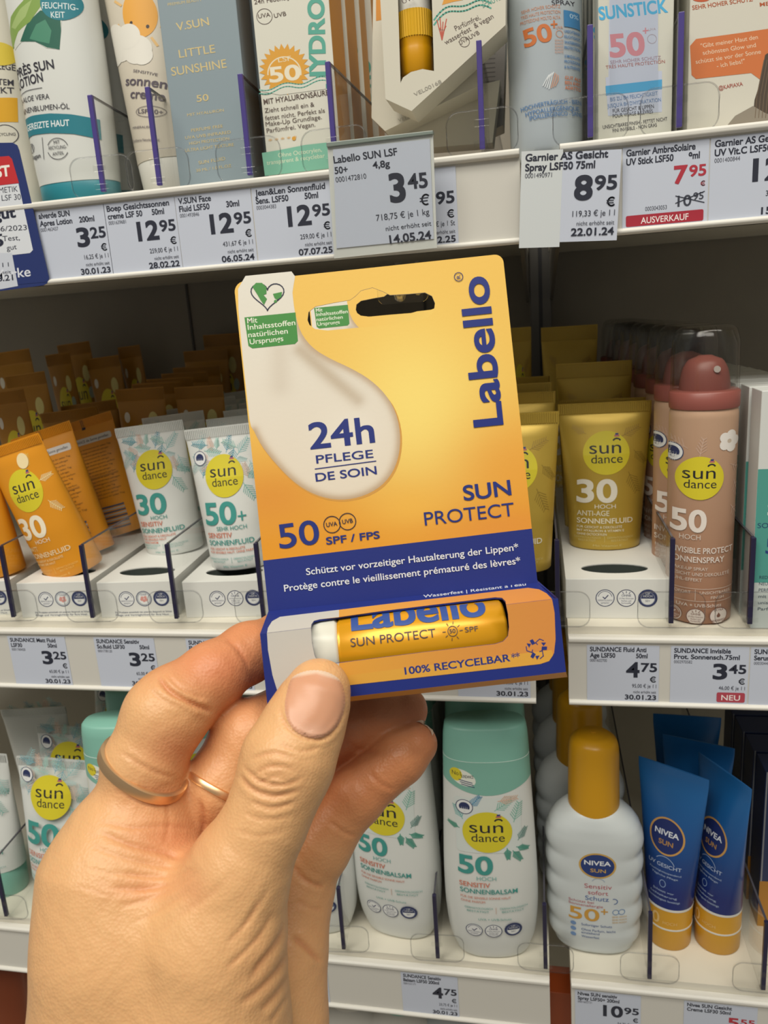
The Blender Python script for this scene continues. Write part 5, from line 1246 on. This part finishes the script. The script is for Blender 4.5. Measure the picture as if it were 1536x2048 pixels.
P.pt('Protège contre le vieillissement prématuré des lèvres*', 569, 1183, 1041, 1127, 14, '#dfe3ea', bold=0.01)
P.build('lettering', zfn, pk, base=0.11)
# the box below the fold
qf = 209.0
FL, FR = (0, 0, 0), (W_, 0, 0)
CL, CR = ploc(cs(520, 1268, qf)), ploc(cs(1116, 1197, qf))
BL_, BR_ = ploc(cs(535, 1412, qf)), ploc(cs(1132, 1344, qf))
UL, UR = ploc(cs(537, 1421, 213)), ploc(cs(1135, 1354, 213))
KL, KR = np.array([UL[0]*0.1, UL[1]+1.5, -0.0]), np.array([W_, UR[1]+1.5, -0.0])
TF = Face(FL, FR, CL); FF = Face(CL, CR, BL_); UF = Face(BL_, BR_, UL)
wt = [(1012, 1213), (1011, 1203), (1004, 1196), (990, 1195), (900, 1206), (760, 1223), (640, 1239), (628, 1242), (623, 1249), (622, 1256)]
wb_ = [(622, 1256), (624, 1285), (629, 1310), (635, 1323), (648, 1329), (700, 1323), (850, 1304), (990, 1288), (1006, 1283), (1016, 1272), (1018, 1255), (1016, 1228), (1012, 1213)]
BLUEC = mat('pack_blue', NB, 0.5)
def crease(u): return 1268+(u-520)*(1197-1268)/(1116-520)
wt = [(u, min(v, crease(u)-0.2)) for u, v in wt]; wt[0] = (1012, crease(1012)); wt[-1] = (622, crease(622)); wb_[0] = wt[-1]; wb_[-1] = wt[0]
TF.panel('box_top', [(537, 1222), (1074, 1160), (1116, 1197)]+wt+[(520, 1268)], BLUEC, pk)
FF.panel('box_front', [(520, 1268)]+wb_+[(1116, 1197), (1132, 1344), (535, 1412)], BLUEC, pk)
OC = mat('pack_orange_edge', '#d68f30', 0.5)
mesh('box_shell', [FL, CL, BL_, UL, KL, FR, CR, BR_, UR, KR, CL+np.array([0.5, -.5, -.5]), CR+np.array([-.5, -.5, -.5])],
     [(0, 1, 2, 3, 4), (5, 9, 8, 7, 6), (3, 8, 9, 4), (4, 9, 5, 0)], BLUEC, pk)
mesh('box_bottom_edge', [BL_, BR_, UR, UL], [(0, 1, 2, 3)], OC, pk)
def gold_col(pts_ref):
    a, b = pts_ref
    def f(P):
        s = np.clip((P[:, 0]-a)/(b-a), 0, 1); c = mixc('#db9c3c', '#d48a42', s)
        g = np.exp(-(((s-0.30)/0.22)**2)); c = mixc_arr(c, '#dfa23a', 0.6*g); return c
    return f
P = Print(TF.pre)
GW = '#c6c4be'
tl = [(678, 1247), (678, 1236)]
P.poly([(541, 1262), (537, 1255), (541, 1243), (556, 1234), (600, 1229), (678, 1220), (678, crease(678)), (650, crease(650))]+[p for p in wt[::-1] if False]+[(600, crease(600))], GW) if False else None
top_panel = [(534, crease(534)), (536, 1256), (544, 1243), (560, 1234), (610, 1228), (678, 1220)]
def bandpoly(face, name):
    return None
gl = [(678, 1220), (760, 1210), (900, 1194), (1020, 1180), (1056, 1176), (1078, 1179), (1093, 1187), (1104, crease(1104)), (1012, crease(1012))]+wt[1:7]+[(678, 1235)]
P.poly(gl, gold_col((0, 85)))
P.poly(top_panel+[(678, 1234.5), (640, 1239), (628, 1242), (623, 1249), (622, crease(622))], GW)
P.pt("Wasserfest | Résistant à l'eau", 847, 1196, 1052, 1171, 6, '#d5d9e4', bold=0.01)
P.build('top_print', TF.fn, pk, CARD, edge=2.5, base=0.06)
P = Print(FF.pre)
P.poly([(534, crease(534)), (622, crease(622))]+wb_[1:5]+[(678, 1326), (682, 1372), (600, 1381), (556, 1386), (545, 1350), (536, 1300)], GW)
P.poly([(678, 1326)]+wb_[5:]+[(1104, crease(1104)), (1109, 1225), (1111, 1278), (1108, 1306), (1098, 1322), (1080, 1328), (682, 1372)], gold_col((0, 85)))
P.poly([(682, 1372), (700, 1350), (1000, 1312), (1103, 1300), (1106, 1310), (1098, 1322), (1080, 1328)], '#dba23e')
P.pt('100% RECYCELBAR', 810, 1349, 1021, 1322, 15, NAVY, bold=0.018, heavy=0.008); P.pt('**', 1024, 1322, 1041, 1319, 15, NAVY, bold=0.012)
for k in range(3):
    a = math.radians(90+120*k); cx, cy = 1073, 1297
    pts = lambda L: [(cx+x*math.cos(a)-y*math.sin(a), cy-(x*math.sin(a)+y*math.cos(a))) for x, y in L]
    P.poly(pts([(10, 2), (19, 8), (16, 14), (7, 9)]), NAVY); P.line(pts([(16, -14), (19, -6), (12, 2), (8, -2)]), 1.8, NAVY); P.poly(pts([(5, -14), (12, -19), (12, -9)]), NAVY)
P.build('front_print', FF.fn, pk, CARD, edge=2.5, base=0.06)

def make_stick(label):
    r = 9.7; t = thing('lip_balm', label, 'lip balm')
    c = ploc(cs(820, 1285, 221.3)); R_ = c.copy()
    x0, x1 = ploc(cs(546, 1262, 214))[0], ploc(cs(1013, 1240, 214))[0]; xm = ploc(cs(675, 1280, 214))[0]
    def cyl(name, a, b, rr, m, caps=0.8):
        V = []; Fc = []; n = 44; L = [(a, rr-caps), (a+caps, rr), (b-caps, rr), (b, rr-caps)]
        for x, q in L:
            for k in range(n): V.append((x, c[1]+q*math.cos(2*math.pi*k/n), c[2]+q*math.sin(2*math.pi*k/n)))
        for i in range(3):
            for k in range(n): Fc.append((i*n+k, i*n+(k+1) % n, (i+1)*n+(k+1) % n, (i+1)*n+k))
        Fc += [tuple(range(n)), tuple(range(3*n, 4*n))]
        return mesh(name, V, Fc, m, t, smooth=True)
    cyl('stick_cap', x0, xm, r, mat('stick_white', '#dcdcd0', 0.3))
    cyl('stick_base', xm, x1, r-0.1, mat('stick_gold', '#e0a01c', 0.28, 0.25))
    P = Print(pack_pre(c[2]+r-1)); 
    def fn(x, y, o):
        d = np.clip(y-c[1], -r*.98, r*.98); z = np.sqrt(r*r-d*d); k = (r+o)/r; return np.stack([x, c[1]+d*k, c[2]+z*k], -1)
    P.pt('Labello', 703, 1262, 975, 1231, 46, '#274a94', bold=0.018, heavy=0.012); P.pt('SUN PROTECT', 702, 1293, 872, 1273, 17, '#3a2d30')
    P.ring(905, 1262, 9.5, 1.3, '#3a2d30', 20); P.pt('50', 899, 1266, 911, 1264.5, 8, '#3a2d30', bold=0.01)
    for k in range(8):
        if k in (0, 4): continue
        a = k*math.pi/4+0.1; P.line([(905+13*math.cos(a), 1262+13*math.sin(a)), (905+18*math.cos(a), 1262+18*math.sin(a))], 1.2, '#3a2d30')
    P.line([(885, 1264), (891, 1263.4)], 1.3, '#3a2d30'); P.line([(919, 1261), (925, 1260)], 1.3, '#3a2d30'); P.pt('SPF', 930, 1264, 956, 1261, 10, '#3a2d30')
    P.build('lettering', fn, t, edge=1.0, base=0.06)
    t.matrix_world = PKROOT
    return t
ST = make_stick('yellow lip balm with white cap lying in the window of the held pack')
# the next pack still hanging on the peg behind
def shift(q, du, dv, rootm, label, obj):
    c = np.array([PO[0]+du*q/F, PO[1]+dv*q/F, q])

    o = dup(obj, None, None, label); m = rootm.copy(); m.translation = Vector((CAM+CM.T @ c)*MM); o.matrix_world = m; return o
shift(350, 45, -150, PKROOT, 'second lip balm pack hanging on the peg, seen through the slot of the held one', pk)
shift(350, 45, -150, PKROOT, 'lip balm stick inside the pack hanging on the peg', ST)
HK = thing('display_peg', 'clear plastic peg under the hanging price card, seen through the slot of the held pack', 'peg')
a = at(800, 592, 318); b = onY(795, 560, -3); c = onY(795, 525, -3)
tube('rod', [a+np.array([0, -1, 3]), a, a*.7+b*.3, b, c], [2.2, 2.4, 2.2, 2.2, 2.2], ACR, HK, 12)
tube('rod', [a+np.array([7, 2, 3.5]), a+np.array([7, 4, 1]), b+np.array([9, 0, 0]), c+np.array([9, 0, 0])], 1.2, ACR, HK, 10)
prism('end_plate', rrect(a[0]-9, a[2]-3, a[0]+12, a[2]+6, 3), a[1]-2.5, a[1]-1.2, ACR, HK)
# stiff straps holding the price card to the rail
for u in (700, 830):
    p = onY(u, 490, -14.5); tube('strap', [p, onY(u, 488, -2)], 1.0, ACR, HC, 8)
for ch in HC.children:
    if ch.name.startswith('strap'): ch.location = Vector((-onY(655, 400, -15)[0], 15, 0))*MM

# ------------------------------------------------------------------ the hand
RES = 0.6
lo = np.array([-98.0, 22.0, 166.0]); hi = np.array([24.0, 156.0, 256.0])
N = np.ceil((hi-lo)/RES).astype(int)
ax = [lo[i]+RES*np.arange(N[i]) for i in range(3)]
BIG = 30.0
def field(): return np.full(N, BIG, np.float32)
def cone(Fd, a, b, ra, rb, k):
    """blend one tapering limb piece into the field; k is the softness of the join"""
    a, b = np.array(a), np.array(b); R = max(ra, rb); pad = R+max(k, 2)+3
    i0 = np.clip(((np.minimum(a, b)-pad-lo)/RES).astype(int), 0, N); i1 = np.clip(((np.maximum(a, b)+pad-lo)/RES).astype(int)+1, 0, N)
    if (i1 <= i0).any(): return
    X = ax[0][i0[0]:i1[0], None, None].astype(np.float32); Y = ax[1][None, i0[1]:i1[1], None].astype(np.float32); Z = ax[2][None, None, i0[2]:i1[2]].astype(np.float32)
    d = b-a; L2 = float(d @ d)+1e-6
    h = ((X-a[0])*d[0]+(Y-a[1])*d[1]+(Z-a[2])*d[2])/L2
    np.clip(h, 0, 1, out=h)
    D = np.sqrt((X-a[0]-h*d[0])**2+(Y-a[1]-h*d[1])**2+(Z-a[2]-h*d[2])**2)-(ra+(rb-ra)*h)
    S = Fd[i0[0]:i1[0], i0[1]:i1[1], i0[2]:i1[2]]
    if k <= 0: np.minimum(S, D, out=S); return
    e = np.maximum(k-np.abs(S-D), 0)/k
    S[...] = np.minimum(S, D)-e*e*k*0.25
def chain(Fd, pts, k):
    for p, q in zip(pts[:-1], pts[1:]): cone(Fd, cs(*p[:3]), cs(*q[:3]), p[3], q[3], k)
def smin(A, B, k):
    e = np.maximum(k-np.abs(A-B), 0)/k
    return np.minimum(A, B)-e*e*k*0.25
palm = field()
chain(palm, [(470, 1770, 191, 11.5), (430, 1880, 191, 16), (418, 2060, 191, 18.5), (400, 2300, 192, 20)], 9)
chain(palm, [(264, 1662, 207, 14), (246, 1752, 204, 19.3), (243, 1900, 199, 19.8), (238, 2080, 198, 20.5), (250, 2300, 197, 21)], 9)
chain(palm, [(335, 1770, 217, 14), (345, 1900, 208, 20), (340, 2250, 207, 24)], 9)
chain(palm, [(596, 1785, 226, 8.6), (578, 1860, 222, 9.6), (560, 1935, 218, 11.6), (556, 2050, 214, 12.5), (540, 2300, 208, 14)], 7)
chain(palm, [(300, 1650, 212, 11), (430, 1668, 224, 9.5), (530, 1690, 229, 9), (600, 1755, 229, 9)], 9)
chain(palm, [(400, 1740, 221, 11), (520, 1810, 224, 10)], 9)
chain(palm, [(285, 1800, 203, 12), (420, 1850, 195, 12)], 9)
thumb = field()
chain(thumb, [(428, 1860, 191, 15.5), (481, 1735, 190.5, 12.0), (530, 1645, 191, 10.0), (558, 1572, 192.5, 10.3), (577, 1518, 194, 11.3), (610, 1445, 197.5, 9.9), (633, 1392, 200.5, 8.3), (639, 1376, 201.5, 7.2)], 3.5)
fa = field()
chain(fa, [(294, 1625, 209, 10.6), (287, 1530, 207, 10.5), (330, 1432, 209, 11.0), (352, 1408, 211, 10.4), (425, 1350, 217, 8.9), (498, 1305, 227, 8.5), (566, 1276, 241, 8.0), (680, 1250, 242, 7)], 3)
fb = field()
chain(fb, [(425, 1650, 220, 9.8), (442, 1572, 215.5, 10.1), (498, 1476, 220, 10.5), (585, 1420, 238, 9), (690, 1375, 243, 8)], 3)
fc = field()
chain(fc, [(520, 1700, 229, 9), (585, 1560, 232, 9), (645, 1480, 238, 9.2), (760, 1431, 241, 8.9), (808, 1420, 241, 7.4)], 3)
fd = field()
chain(fd, [(600, 1768, 227, 8.8), (640, 1692, 228, 8.9), (665, 1650, 229, 8.2), (712, 1592, 230, 8.3), (760, 1548, 231, 7.4), (800, 1515, 232, 7.6), (834, 1488, 233, 6.2)], 3)
S = smin(palm, fa, 5); S = smin(S, fb, 2.5); S = smin(S, fc, 2.5); S = smin(S, fd, 1.8); 
S = np.minimum(S, BIG); S = smin(S, thumb, 4)
S[0] = S[-1] = BIG; S[:, 0] = S[:, -1] = BIG; S[:, :, 0] = S[:, :, -1] = BIG
del palm, thumb, fa, fb, fc, fd
def nets(S):
    """naive surface nets: one vertex per crossed cell, one quad per crossed edge"""
    I = S < 0
    c = np.zeros(tuple(n-1 for n in S.shape), np.uint8)
    for dx in (0, 1):
        for dy in (0, 1):
            for dz in (0, 1): c += I[dx:S.shape[0]-1+dx, dy:S.shape[1]-1+dy, dz:S.shape[2]-1+dz]
    cell = np.argwhere((c > 0) & (c < 8)); idx = -np.ones(c.shape, np.int32); idx[tuple(cell.T)] = np.arange(len(cell))
    acc = np.zeros((len(cell), 3)); cnt = np.zeros(len(cell)); cor = [(a, b, d) for a in (0, 1) for b in (0, 1) for d in (0, 1)]
    val = {k: S[cell[:, 0]+k[0], cell[:, 1]+k[1], cell[:, 2]+k[2]] for k in cor}
    for a in cor:
        for i in range(3):
            if a[i] == 0:
                b = list(a); b[i] = 1; b = tuple(b); va, vb = val[a], val[b]; m = (va < 0) != (vb < 0)
                t = np.where(m, va/(va-vb+1e-12), 0); p = np.tile(np.array(a, float), (len(cell), 1)); p[:, i] += t
                acc[m] += p[m]; cnt[m] += 1
    V = cell+acc/cnt[:, None]; Q = []
    for i in range(3):
        j, k = (i+1) % 3, (i+2) % 3
        A = np.moveaxis(I, i, 0); m = A[:-1] != A[1:]; e = np.argwhere(m)
        ijk = np.zeros_like(e); ijk[:, i] = e[:, 0]; rest = [x for x in range(3) if x != i]; ijk[:, rest[0]] = e[:, 1]; ijk[:, rest[1]] = e[:, 2]
        ok = (ijk[:, j] > 0) & (ijk[:, k] > 0); ijk = ijk[ok]; s = I[tuple(ijk.T)]
        def g(dj, dk):
            q = ijk.copy(); q[:, j] -= dj; q[:, k] -= dk; return idx[tuple(q.T)]
        q = np.stack([g(0, 0), g(1, 0), g(1, 1), g(0, 1)], 1); q[s] = q[s][:, ::-1]; Q.append(q)
    return V, np.concatenate(Q)
V, Q = nets(S); del S
V = lo+V*RES
def vnorm(V, Q):
    n = np.cross(V[Q[:, 2]]-V[Q[:, 0]], V[Q[:, 3]]-V[Q[:, 1]]); Nn = np.zeros_like(V)
    for i in range(4): np.add.at(Nn, Q[:, i], n)
    return Nn/(np.linalg.norm(Nn, axis=1)[:, None]+1e-9)
def relax(V, Q, it):
    for _ in range(it):
        a = np.zeros_like(V); c = np.zeros(len(V))
        for i in range(4):
            np.add.at(a, Q[:, i], V[Q[:, (i+1) % 4]]); np.add.at(c, Q[:, i], 1)
            np.add.at(a, Q[:, i], V[Q[:, (i+3) % 4]]); np.add.at(c, Q[:, i], 1)
        V = V*0.5+0.5*a/c[:, None]
    return V
V = relax(V, Q, 3); Nn = vnorm(V, Q)
# outward check
ctr = V.mean(0)
if ((V-ctr)*Nn).sum() < 0: Q = Q[:, ::-1]; Nn = -Nn
U = np.stack([768+F*V[:, 0]/V[:, 2], 1024+F*V[:, 1]/V[:, 2]], 1)
front = np.clip(-(Nn*V).sum(1)/np.linalg.norm(V, axis=1)*2.5, 0, 1)
disp = np.zeros(len(V))
def crease_line(pts, w, dep, q, qt=9, bulge=0.35):
    global disp
    d = np.full(len(V), 1e9); P_ = np.array(pts, float)
    cs_ = []
    for i in range(len(P_)-1):
        p0, p1, p2, p3 = P_[max(i-1, 0)], P_[i], P_[i+1], P_[min(i+2, len(P_)-1)]
        for f in (0, .25, .5, .75): cs_.append(0.5*((2*p1)+(-p0+p2)*f+(2*p0-5*p1+4*p2-p3)*f*f+(-p0+3*p1-3*p2+p3)*f**3))
    cs_.append(P_[-1]); n = len(cs_)
    mn, mx = P_.min(0)-6*w, P_.max(0)+6*w
    s = np.where((U > mn).all(1) & (U < mx).all(1) & (np.abs(V[:, 2]-q) < qt+4))[0]
    if not len(s): return
    ds = np.full(len(s), 1e9); am = np.zeros(len(s))
    for i in range(n-1):
        a, b = cs_[i], cs_[i+1]; dd = b-a; h = np.clip(((U[s]-a) @ dd)/(dd @ dd+1e-9), 0, 1); r = np.hypot(*(U[s]-(a+h[:, None]*dd)).T)
        m = r < ds; ds[m] = r[m]; am[m] = (i+h[m])/(n-1)
    fade = np.clip(np.minimum(am, 1-am)*5, 0.0, 1)
    disp[s] += fade*front[s]*(-dep*np.exp(-(ds/w)**2)+dep*bulge*np.exp(-((ds-2.4*w)/(1.6*w))**2))
CRS = [
 ([(478, 1548), (505, 1578), (550, 1592), (602, 1578)], 5, .55, 181), ([(486, 1532), (520, 1562), (568, 1570), (606, 1556)], 4, .45, 181), ([(500, 1520), (530, 1508), (560, 1507), (590, 1518)], 4, .3, 181),
 ([(500, 1602), (545, 1616), (592, 1602)], 4, .35, 181), ([(505, 1552), (530, 1536), (560, 1532), (588, 1540)], 3.5, .35, 181), ([(515, 1545), (540, 1552), (570, 1548)], 3, .3, 181), ([(520, 1566), (545, 1556), (575, 1560)], 3, .25, 181),
 ([(560, 1488), (600, 1502), (645, 1494)], 4, .22, 184), ([(488, 1625), (530, 1640), (590, 1630)], 4, .2, 181), ([(470, 1660), (520, 1672), (580, 1660)], 4, .15, 181),
 ([(560, 1410), (566, 1438), (584, 1462), (618, 1478), (650, 1476), (676, 1450), (688, 1418)], 3.5, .45, 190),
 ([(316, 1352), (340, 1382), (380, 1405), (428, 1425)], 5, 1.0, 201), ([(330, 1346), (362, 1378), (412, 1400)], 4, .4, 202), ([(300, 1380), (330, 1402), (370, 1420)], 4, .2, 200),
 ([(452, 1276), (478, 1300), (500, 1338)], 5, .35, 213), ([(236, 1500), (300, 1540), (350, 1556)], 4, .3, 200),
 ([(190, 1640), (262, 1655), (330, 1652), (390, 1660)], 4, .35, 196), ([(196, 1662), (262, 1690), (330, 1706), (372, 1724)], 5, .65, 194), ([(180, 1690), (250, 1716), (340, 1735), (384, 1738)], 4, .35, 190),
 ([(218, 1740), (290, 1752), (350, 1752), (388, 1735)], 4, .45, 188), ([(210, 1775), (280, 1778), (340, 1768), (392, 1738)], 5, .6, 188), ([(235, 1815), (290, 1800), (350, 1776), (400, 1742)], 4, .4, 187), ([(260, 1850), (320, 1820), (372, 1786)], 4, .25, 187),
 ([(168, 1735), (230, 1748), (300, 1752)], 3, .25, 187), ([(150, 1770), (220, 1790), (270, 1790)], 3, .2, 186), ([(398, 1596), (408, 1650), (398, 1716)], 5, .5, 212), ([(330, 1590), (338, 1640), (330, 1690)], 4, .25, 198),
 ([(470, 1740), (420, 1790), (360, 1830), (300, 1880)], 6, .2, 182),
 ([(570, 1838), (560, 1880), (530, 1920), (495, 1962)], 5, .55, 184, 14), ([(580, 1895), (560, 1935), (520, 1978), (480, 2010)], 5, .5, 184, 14), ([(548, 1822), (522, 1868), (488, 1905), (450, 1940)], 4, .35, 180, 14), ([(578, 1950), (552, 1990), (520, 2025)], 5, .45, 186, 14), ([(520, 1800), (490, 1850), (450, 1890)], 4, .25, 178, 12),
 ([(582, 1985), (560, 2015), (540, 2048)], 4, .35, 186, 14), ([(540, 1775), (512, 1820), (480, 1860)], 4, .2, 178, 12), ([(560, 1868), (535, 1905), (505, 1940)], 3.5, .3, 182, 14),
 ([(585, 1872), (612, 1895), (642, 1925)], 5, .7, 214, 14), ([(582, 1724), (610, 1760), (648, 1776)], 5, .5, 220, 14), ([(655, 1640), (690, 1665), (712, 1672)], 4, .3, 222), ([(738, 1545), (765, 1570), (790, 1580)], 4, .25, 224), ([(690, 1478), (720, 1500), (760, 1502)], 5, .3, 233),
 ([(590, 1800), (620, 1815), (645, 1820)], 4, .25, 216, 14)]
for c in CRS:
    c = list(c); u = sum(p[0] for p in c[0])/len(c[0]); v = sum(p[1] for p in c[0])/len(c[0])
    if u < 400 and v > 1600: c[2] *= 0.6; c[1] *= 1.15
    if u > 440 and v > 1790: c[2] *= 0.85; c[1] *= 1.3
    crease_line(*c)
k = np.where(np.hypot(U[:, 0]-250, U[:, 1]-1700) < 1e9)[0]
# fine uneven skin: long soft waves
disp += 0.10*np.sin(V[:, 0]*0.9+2*np.sin(V[:, 1]*0.35))*np.sin(V[:, 1]*0.7+1.3*np.sin(V[:, 0]*0.4))*front*0.6
V2 = V+Nn*disp[:, None]
# skin colour: paler thumb and ball, redder fingers, creases and hollow; extra red paints the hollow's shade
C0 = np.tile(np.array(lin('#dcab78')), (len(V), 1))
def blush_shade(u, v, ru, rv, q, qt, amt, col='#cf7a56'):
    global C0
    g = amt*np.exp(-((U[:, 0]-u)/ru)**2-((U[:, 1]-v)/rv)**2)*np.exp(-((V[:, 2]-q)/qt)**2)
    C0 = C0*(1-g[:, None])+np.array(lin(col))*g[:, None]
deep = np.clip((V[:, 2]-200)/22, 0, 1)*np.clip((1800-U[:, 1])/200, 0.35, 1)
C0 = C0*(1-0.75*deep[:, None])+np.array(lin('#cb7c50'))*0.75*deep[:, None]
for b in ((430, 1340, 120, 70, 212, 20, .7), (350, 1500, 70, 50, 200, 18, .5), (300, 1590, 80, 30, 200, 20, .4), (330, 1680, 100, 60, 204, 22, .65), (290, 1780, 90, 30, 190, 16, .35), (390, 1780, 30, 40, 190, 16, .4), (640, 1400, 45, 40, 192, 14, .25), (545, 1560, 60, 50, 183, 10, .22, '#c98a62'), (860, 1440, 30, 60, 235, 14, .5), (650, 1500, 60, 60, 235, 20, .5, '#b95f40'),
          (520, 1950, 60, 80, 184, 12, .25, '#c98a5a'), (120, 1900, 40, 200, 200, 25, .25, '#c79a70')): blush_shade(*b)
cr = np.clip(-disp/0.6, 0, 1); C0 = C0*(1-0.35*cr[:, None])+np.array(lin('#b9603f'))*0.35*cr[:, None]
SKIN = mat('skin', None, 0.42, sss=0.12, spec=0.4)
nt = SKIN.node_tree; bs = nt.nodes['Principled BSDF']
tc = nt.nodes.new('ShaderNodeTexCoord'); vo = nt.nodes.new('ShaderNodeTexVoronoi'); vo.inputs['Scale'].default_value = 1300; no = nt.nodes.new('ShaderNodeTexNoise'); no.inputs['Scale'].default_value = 500; no.inputs['Detail'].default_value = 5
ad = nt.nodes.new('ShaderNodeMath'); ad.operation = 'ADD'; bp = nt.nodes.new('ShaderNodeBump'); bp.inputs['Strength'].default_value = 0.35; bp.inputs['Distance'].default_value = 0.00025
nt.links.new(tc.outputs['Object'], vo.inputs['Vector']); nt.links.new(tc.outputs['Object'], no.inputs['Vector']); nt.links.new(vo.outputs['Distance'], ad.inputs[0]); nt.links.new(no.outputs['Fac'], ad.inputs[1]); nt.links.new(ad.outputs[0], bp.inputs['Height']); nt.links.new(bp.outputs[0], bs.inputs['Normal'])
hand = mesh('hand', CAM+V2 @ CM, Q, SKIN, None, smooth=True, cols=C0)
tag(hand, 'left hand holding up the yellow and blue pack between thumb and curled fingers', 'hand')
bvh = BVHTree.FromPolygons([tuple(x) for x in V2], [tuple(map(int, q)) for q in Q])
def nail(name, outline, lift, col, label=None, parent=hand, qn=195):
    Pn = np.array(outline, float); mn, mx = Pn.min(0), Pn.max(0)
    pts = tessellate_polygon([[Vector((x, y, 0)) for x, y in outline]])
    T = Pn[np.array(pts)]
    for _ in range(24):
        e = np.stack([np.hypot(*(T[:, (i+1) % 3]-T[:, i]).T) for i in range(3)], 1); k = e.argmax(1); bad = e.max(1) > 5
        if not bad.any(): break
        B = T[bad]; kb = k[bad]; r = np.arange(len(B)); a, b, c = B[r, kb], B[r, (kb+1) % 3], B[r, (kb+2) % 3]; mid = (a+b)/2
        T = np.concatenate([T[~bad], np.stack([a, mid, c], 1), np.stack([mid, b, c], 1)])
    P2, inv_ = np.unique(T.reshape(-1, 2).round(3), axis=0, return_inverse=True)
    W3 = []; CC = []
    ctr = Pn.mean(0)
    for u, v in P2:
        d = Vector(((u-768)/F, (v-1024)/F, 1)).normalized(); h = bvh.ray_cast(Vector((0, 0, 0)), d)
        if h[0] is None: h = bvh.find_nearest(Vector(cs(u, v, qn)))[:2]
        ed = min(np.hypot(u-x, v-y) for x, y in outline)
        l = lift*min(1, max(0.0, ed/7))
        W3.append(np.array(h[0])+np.array(h[1])*(l+0.03)); CC.append(col(u, v))
    return mesh(name, CAM+np.array(W3) @ CM, inv_.reshape(-1, 3), mat('nail', None, 0.36, sss=0.1), parent, smooth=True, cols=np.array(CC))
def oval(cx, cy, pts): return pts
TN = [(574, 1385), (583, 1358), (604, 1345), (632, 1341), (660, 1347), (680, 1362), (689, 1388), (688, 1418), (679, 1444), (664, 1464), (645, 1474), (620, 1475), (594, 1464), (576, 1442), (570, 1414)]
TN2 = []
for i in range(len(TN)):
    p0, p1, p2, p3 = [np.array(TN[(i+j) % len(TN)], float) for j in (-1, 0, 1, 2)]
    for f in (0, .25, .5, .75): TN2.append(tuple(0.5*((2*p1)+(-p0+p2)*f+(2*p0-5*p1+4*p2-p3)*f*f+(-p0+3*p1-3*p2+p3)*f**3)))
def ncol(u, v):
    c = np.array(lin('#cf9878')); w = np.array(lin('#e6d2bd')); t = 0.7*np.clip((1351-v+0.05*(u-630)+abs(u-632)*0.24)/6, 0, 1)
    l = np.exp(-((u-622)/26)**2-((v-1462)/14)**2)*0.35
    return (c*(1-t)+w*t)*(1-l)+np.array(lin('#e3bba6'))*l
nail('thumbnail', TN2, 0.35, ncol)
FN = [(832, 1443), (842, 1440), (854, 1443), (864, 1452), (868, 1464), (864, 1472), (858, 1458), (848, 1450)]
nail('fingernail', FN, 0.25, lambda u, v: np.array(lin('#e2c3a8')), qn=233)

# ------------------------------------------------------------------ rings
GOLD = mat('rose_gold', '#ecc698', 0.36, 0.92)
def make_ring(label, cpt, axis_px, q2, r, w, th=0.75):
    """band fitted round the finger: centre, a second point giving the finger's direction, width"""
    c3 = cs(*cpt); n = cs(axis_px[0], axis_px[1], q2)-c3; n /= np.linalg.norm(n)
    x = np.cross(n, [0, 0, 1.0]); x /= np.linalg.norm(x); y = np.cross(n, x)
    K = 96; T = 2*math.pi*np.arange(K)/K; R_ = []
    for t in T:
        d = x*math.cos(t)+y*math.sin(t); rr = []
        for off in (-w*.4, 0, w*.4):
            h = bvh.ray_cast(Vector(c3+n*off), Vector(d), 16)
            rr.append(h[3] if h[0] is not None else r)
        R_.append(min(max(rr), r*1.3))
    R_ = np.array(R_); fit = np.full(K, R_.mean())
    for k in (1, 2, 3):
        fit += 2/K*((R_*np.cos(k*T)).sum()*np.cos(k*T)+(R_*np.sin(k*T)).sum()*np.sin(k*T))
    V = []; Fc = []; prof = [(-w/2, 0.1), (-w/2+0.25, th), (-w/6, th+0.12), (w/6, th+0.12), (w/2-0.25, th), (w/2, 0.1), (w/2, -0.5), (-w/2, -0.5)]
    for i in range(K):
        for s_, h in prof: V.append(((x*math.cos(T[i])+y*math.sin(T[i]))*(fit[i]+h)+n*s_) @ CM)
    m = len(prof)
    for i in range(K):
        for j in range(m): Fc.append((i*m+j, i*m+(j+1) % m, ((i+1) % K)*m+(j+1) % m, ((i+1) % K)*m+j))
    o = mesh('finger_ring', V, Fc, GOLD, None, smooth=True); o.location = Vector(CAM+CM.T @ c3)*MM
    try: o.data.set_sharp_from_angle(angle=0.6)
    except Exception: pass
    return tag(o, label, 'ring')
make_ring('flat rose gold ring on the index finger, the left and wider of the two', (285, 1528, 206.8), (330, 1438), 204.0, 10.75, 3.1)
make_ring('thinner gold ring on the next finger, partly behind the thumb', (442, 1573, 215.8), (480, 1500), 218.5, 10.3, 2.2)

# ------------------------------------------------------------------ repeats share a group phrase
stems = {}
for o in bpy.data.objects:
    if o.parent is None and 'category' in o: stems.setdefault(o.name.split('.')[0], []).append(o)
for k, v in stems.items():
    if len(v) > 1:
        for o in v:
            if 'group' not in o: o['group'] = k.replace('_', ' ')+'s on the shelves'
